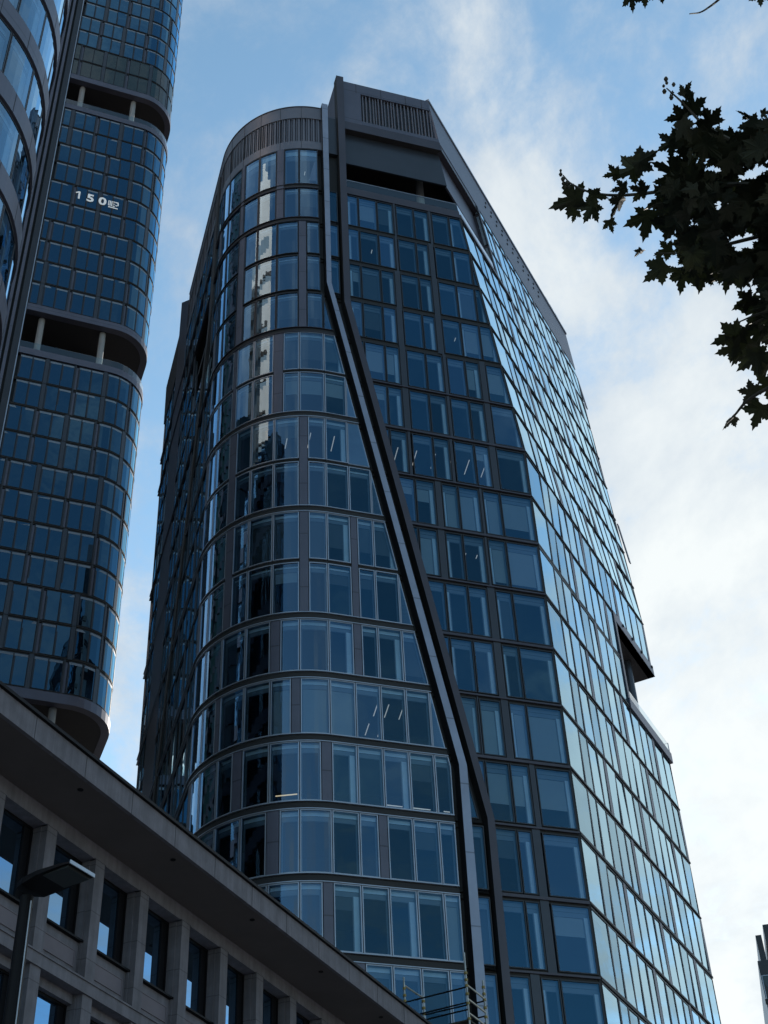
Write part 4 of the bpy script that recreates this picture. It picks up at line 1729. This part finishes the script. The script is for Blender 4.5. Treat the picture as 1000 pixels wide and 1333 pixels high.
# main limbs coming in from the trunk on the right
trunk_top = Vector((8.6, 9.3, 6.4))
curve_tube(wood, [(9.0, 9.5, 0), (8.95, 9.5, 2.5), (8.7, 9.4, 4.6), trunk_top], 0.34, 0.24, 'bark', 12)
tw_obj = wood.build('trunk', tree, True, True)
wood = MB()
hub = ray_pt(1150, 250, 11.0)
hub2 = ray_pt(1160, 430, 10.6)
curve_tube(wood, [trunk_top, (trunk_top + hub) / 2 + Vector((.4, .2, -.2)), hub], 0.16, 0.08, 'bark', 8)
curve_tube(wood, [trunk_top, (trunk_top + hub2) / 2 + Vector((.3, .1, -.3)), hub2], 0.13, 0.06, 'bark', 8)
for k in range(6):       # limbs of the crown outside the picture
    e = trunk_top + Vector((rt.uniform(-1.5, 3.5), rt.uniform(-3, 3.0), rt.uniform(2.0, 5.0)))
    if e.x < 6.2:
        e.x = 6.2 + rt.random()
    curve_tube(wood, [trunk_top, (trunk_top + e) / 2 + Vector((0, 0, .4)), e], 0.13, 0.03, 'bark', 7)
twigs = [  # pixel polylines (photograph coordinates) with distance
    ([(1150, 250), (1050, 245), (960, 240), (880, 247), (818, 254), (775, 252), (745, 240), (733, 228)], 11.0),
    ([(1150, 250), (1050, 215), (970, 190), (920, 165), (890, 135), (868, 115)], 10.7),
    ([(1150, 250), (1060, 200), (1000, 170), (975, 150)], 11.3),
    ([(1150, 250), (1050, 290), (960, 315), (900, 328), (852, 330)], 10.8),
    ([(1150, 250), (1040, 320), (950, 345), (880, 350), (845, 362)], 11.2),
    ([(1160, 430), (1060, 400), (1000, 405), (960, 420)], 10.6),
    ([(1160, 430), (1070, 470), (1010, 500), (975, 520), (957, 540), (945, 552)], 10.5),
    ([(1160, 430), (1050, 370), (990, 350), (940, 360), (900, 372)], 11.0),
    ([(1150, 250), (1060, 160), (1020, 120), (1000, 150)], 11.4),
    ([(1000, -40), (960, -20), (938, -2), (925, 8), (912, 16), (898, 18)], 11.0),
    ([(1060, -60), (960, -50), (860, -28), (825, -8)], 11.2),
]
leafpos = []
for pts, dist in twigs:
    w = [ray_pt(x, y, dist + 0.12 * sin(i * 2.1)) for i, (x, y) in enumerate(pts)]
    curve_tube(wood, w, 0.024 if pts[0][0] > 1100 else 0.012, 0.0045, 'bark', 5)
# explicit outline leaves (x, y, size px, direction deg of the tip in the picture: 0 = up, clockwise)
OUT = [(741, 262, 27, 250), (748, 280, 12, 190), (777, 254, 17, 100), (768, 275, 19, 215), (794, 293, 12, 170), (805, 268, 22, 210),
       (798, 228, 13, 250), (818, 222, 22, 240), (838, 208, 22, 60), (808, 246, 13, 260), (832, 246, 17, 300), (840, 290, 28, 190),
       (834, 330, 10, 190), (866, 327, 17, 250), (855, 353, 24, 225), (905, 135, 25, 25), (893, 118, 13, 40), (882, 155, 20, 260),
       (883, 178, 18, 320), (870, 188, 18, 250), (980, 145, 15, 30), (922, 152, 20, 340), (996, 147, 8, 80), (875, 122, 5, 200),
       (884, 365, 24, 190), (902, 358, 24, 170), (915, 362, 22, 200), (930, 350, 26, 190), (951, 362, 24, 180), (968, 392, 22, 240),
       (985, 410, 26, 210), (950, 440, 26, 240), (965, 455, 30, 220), (985, 470, 26, 180), (950, 455, 22, 260), (973, 510, 17, 280),
       (980, 525, 13, 200), (953, 550, 16, 215), (988, 540, 24, 190), (996, 505, 20, 230), (1000, 480, 24, 200),
       (820, 0, 16, 185), (838, -4, 14, 175), (862, -6, 14, 170), (990, -4, 14, 180), (990, 440, 28, 200), (1000, 420, 30, 150),
       (860, 262, 26, 250), (875, 300, 30, 200), (895, 320, 28, 200), (870, 225, 26, 280)]


def leaf_px(x, y, sz, deg, dist, rn, face=0.55):
    pos = ray_pt(x, y, dist)
    size = sz / 1851.4 * dist / 0.86
    A = R(deg)
    tip = _rt2 * sin(A) + _up2 * cos(A)
    vdir = (CAMP - pos).normalized()
    nrm = (vdir * -1 * face + Vector((rn.gauss(0, .28), rn.gauss(0, .28), rn.gauss(.5, .25)))).normalized()
    add_leaf(pos - tip * size * 0.35, size, rn, tip, nrm)


for x, y, s_, dg_ in OUT:
    leaf_px(x, y, s_ * rt.uniform(1.0, 1.2), dg_ + rt.uniform(-12, 12), 10.9 + rt.uniform(-.3, .3), rt)
# small buds and seed balls at the twig ends
for x, y, r_ in ((730, 227, 2.6), (733, 233, 3), (738, 238, 2.6), (733, 239, 2), (741, 243, 2.4), (867, 103, 3), (864, 112, 2), (877, 110, 2.6), (865, 119, 3),
                 (874, 127, 3), (730, 222, 1.8), (736, 243, 2), (868, 108, 2.2)):
    p = ray_pt(x, y, 10.95)
    rr = r_ / 1851.4 * 10.95
    wood.tube(p - _up2 * rr, p, rr * .5, 'bark', 7, rr)
    wood.tube(p, p + _up2 * rr, rr, 'bark', 7, rr * .4)
# mass of the crown inside the picture: region test on a coarse outline
REG = [(862, 250), (885, 215), (880, 190), (895, 165), (925, 165), (950, 172), (985, 168), (1010, 165), (1090, 120), (1160, 60), (1220, 200),
       (1220, 520), (1100, 520), (1010, 470), (985, 400), (975, 372), (930, 352), (905, 340), (880, 345), (862, 322), (880, 318), (895, 300), (868, 285)]


def inside(x, y, poly):
    c_ = False
    for i in range(len(poly)):
        (x0, y0), (x1, y1) = poly[i], poly[i - 1]
        if (y0 > y) != (y1 > y) and x < (x1 - x0) * (y - y0) / (y1 - y0) + x0:
            c_ = not c_
    return c_


HOLES = [(849, 250, 9), (842, 312, 12), (872, 312, 9), (964, 318, 10), (915, 385, 8), (934, 222, 4), (968, 235, 4), (990, 222, 5), (938, 160, 7),
         (958, 163, 8), (955, 315, 6), (975, 312, 8), (918, 368, 6), (983, 376, 5), (909, 208, 3), (872, 196, 6), (901, 292, 2), (936, 266, 2), (880, 337, 4)]
cnt = 0
while cnt < 1500:
    x, y = 860 + 360 * rt.random() ** 1.5, rt.uniform(60, 520)
    if not inside(x, y, REG):
        continue
    sz = rt.uniform(14, 26)
    if any(math.hypot(x - hx, y - hy) < hr + sz * 0.62 for hx, hy, hr in HOLES):
        if not any(math.hypot(x - hx, y - hy) < hr + sz * 0.3 for hx, hy, hr in HOLES) and rt.random() < .4:
            sz *= 0.55
        else:
            continue
    leaf_px(x, y, sz, rt.uniform(120, 300), 11.0 + rt.uniform(-1.0, 1.1), rt, rt.uniform(.3, .7))
    cnt += 1
# rest of the crown, out of the picture to the right
for _ in range(2600):
    th, ph = rt.uniform(0, 2 * pi), rt.uniform(-.5, 1.0)
    rr = rt.uniform(0.45, 1.0) ** .5
    pos = Vector((9.6, 9.3, 9.6)) + Vector((cos(th) * cos(ph) * 3.4, sin(th) * cos(ph) * 4.0, sin(ph) * 3.4)) * rr
    v = pos - CAMP
    d = v.dot(_fw)
    if d > 0.3 and abs(v.dot(_rt2) / d) < 0.30 and abs(v.dot(_up2) / d) < 0.39:
        continue
    # keep the sides of the frame free
    if d > 0.3 and v.dot(_rt2) / d < 0.30:
        continue
    add_leaf(pos, rt.uniform(.11, .17), rt)
wood.build('branch', tree, True)
me = bpy.data.meshes.new('crown')
me.from_pydata(leafmb_v, [], leafmb_f)
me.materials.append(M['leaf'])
me.update()
o = bpy.data.objects.new('crown', me)
COL.objects.link(o)
o.parent = tree
o.matrix_parent_inverse = Matrix.Translation(-tree.location)
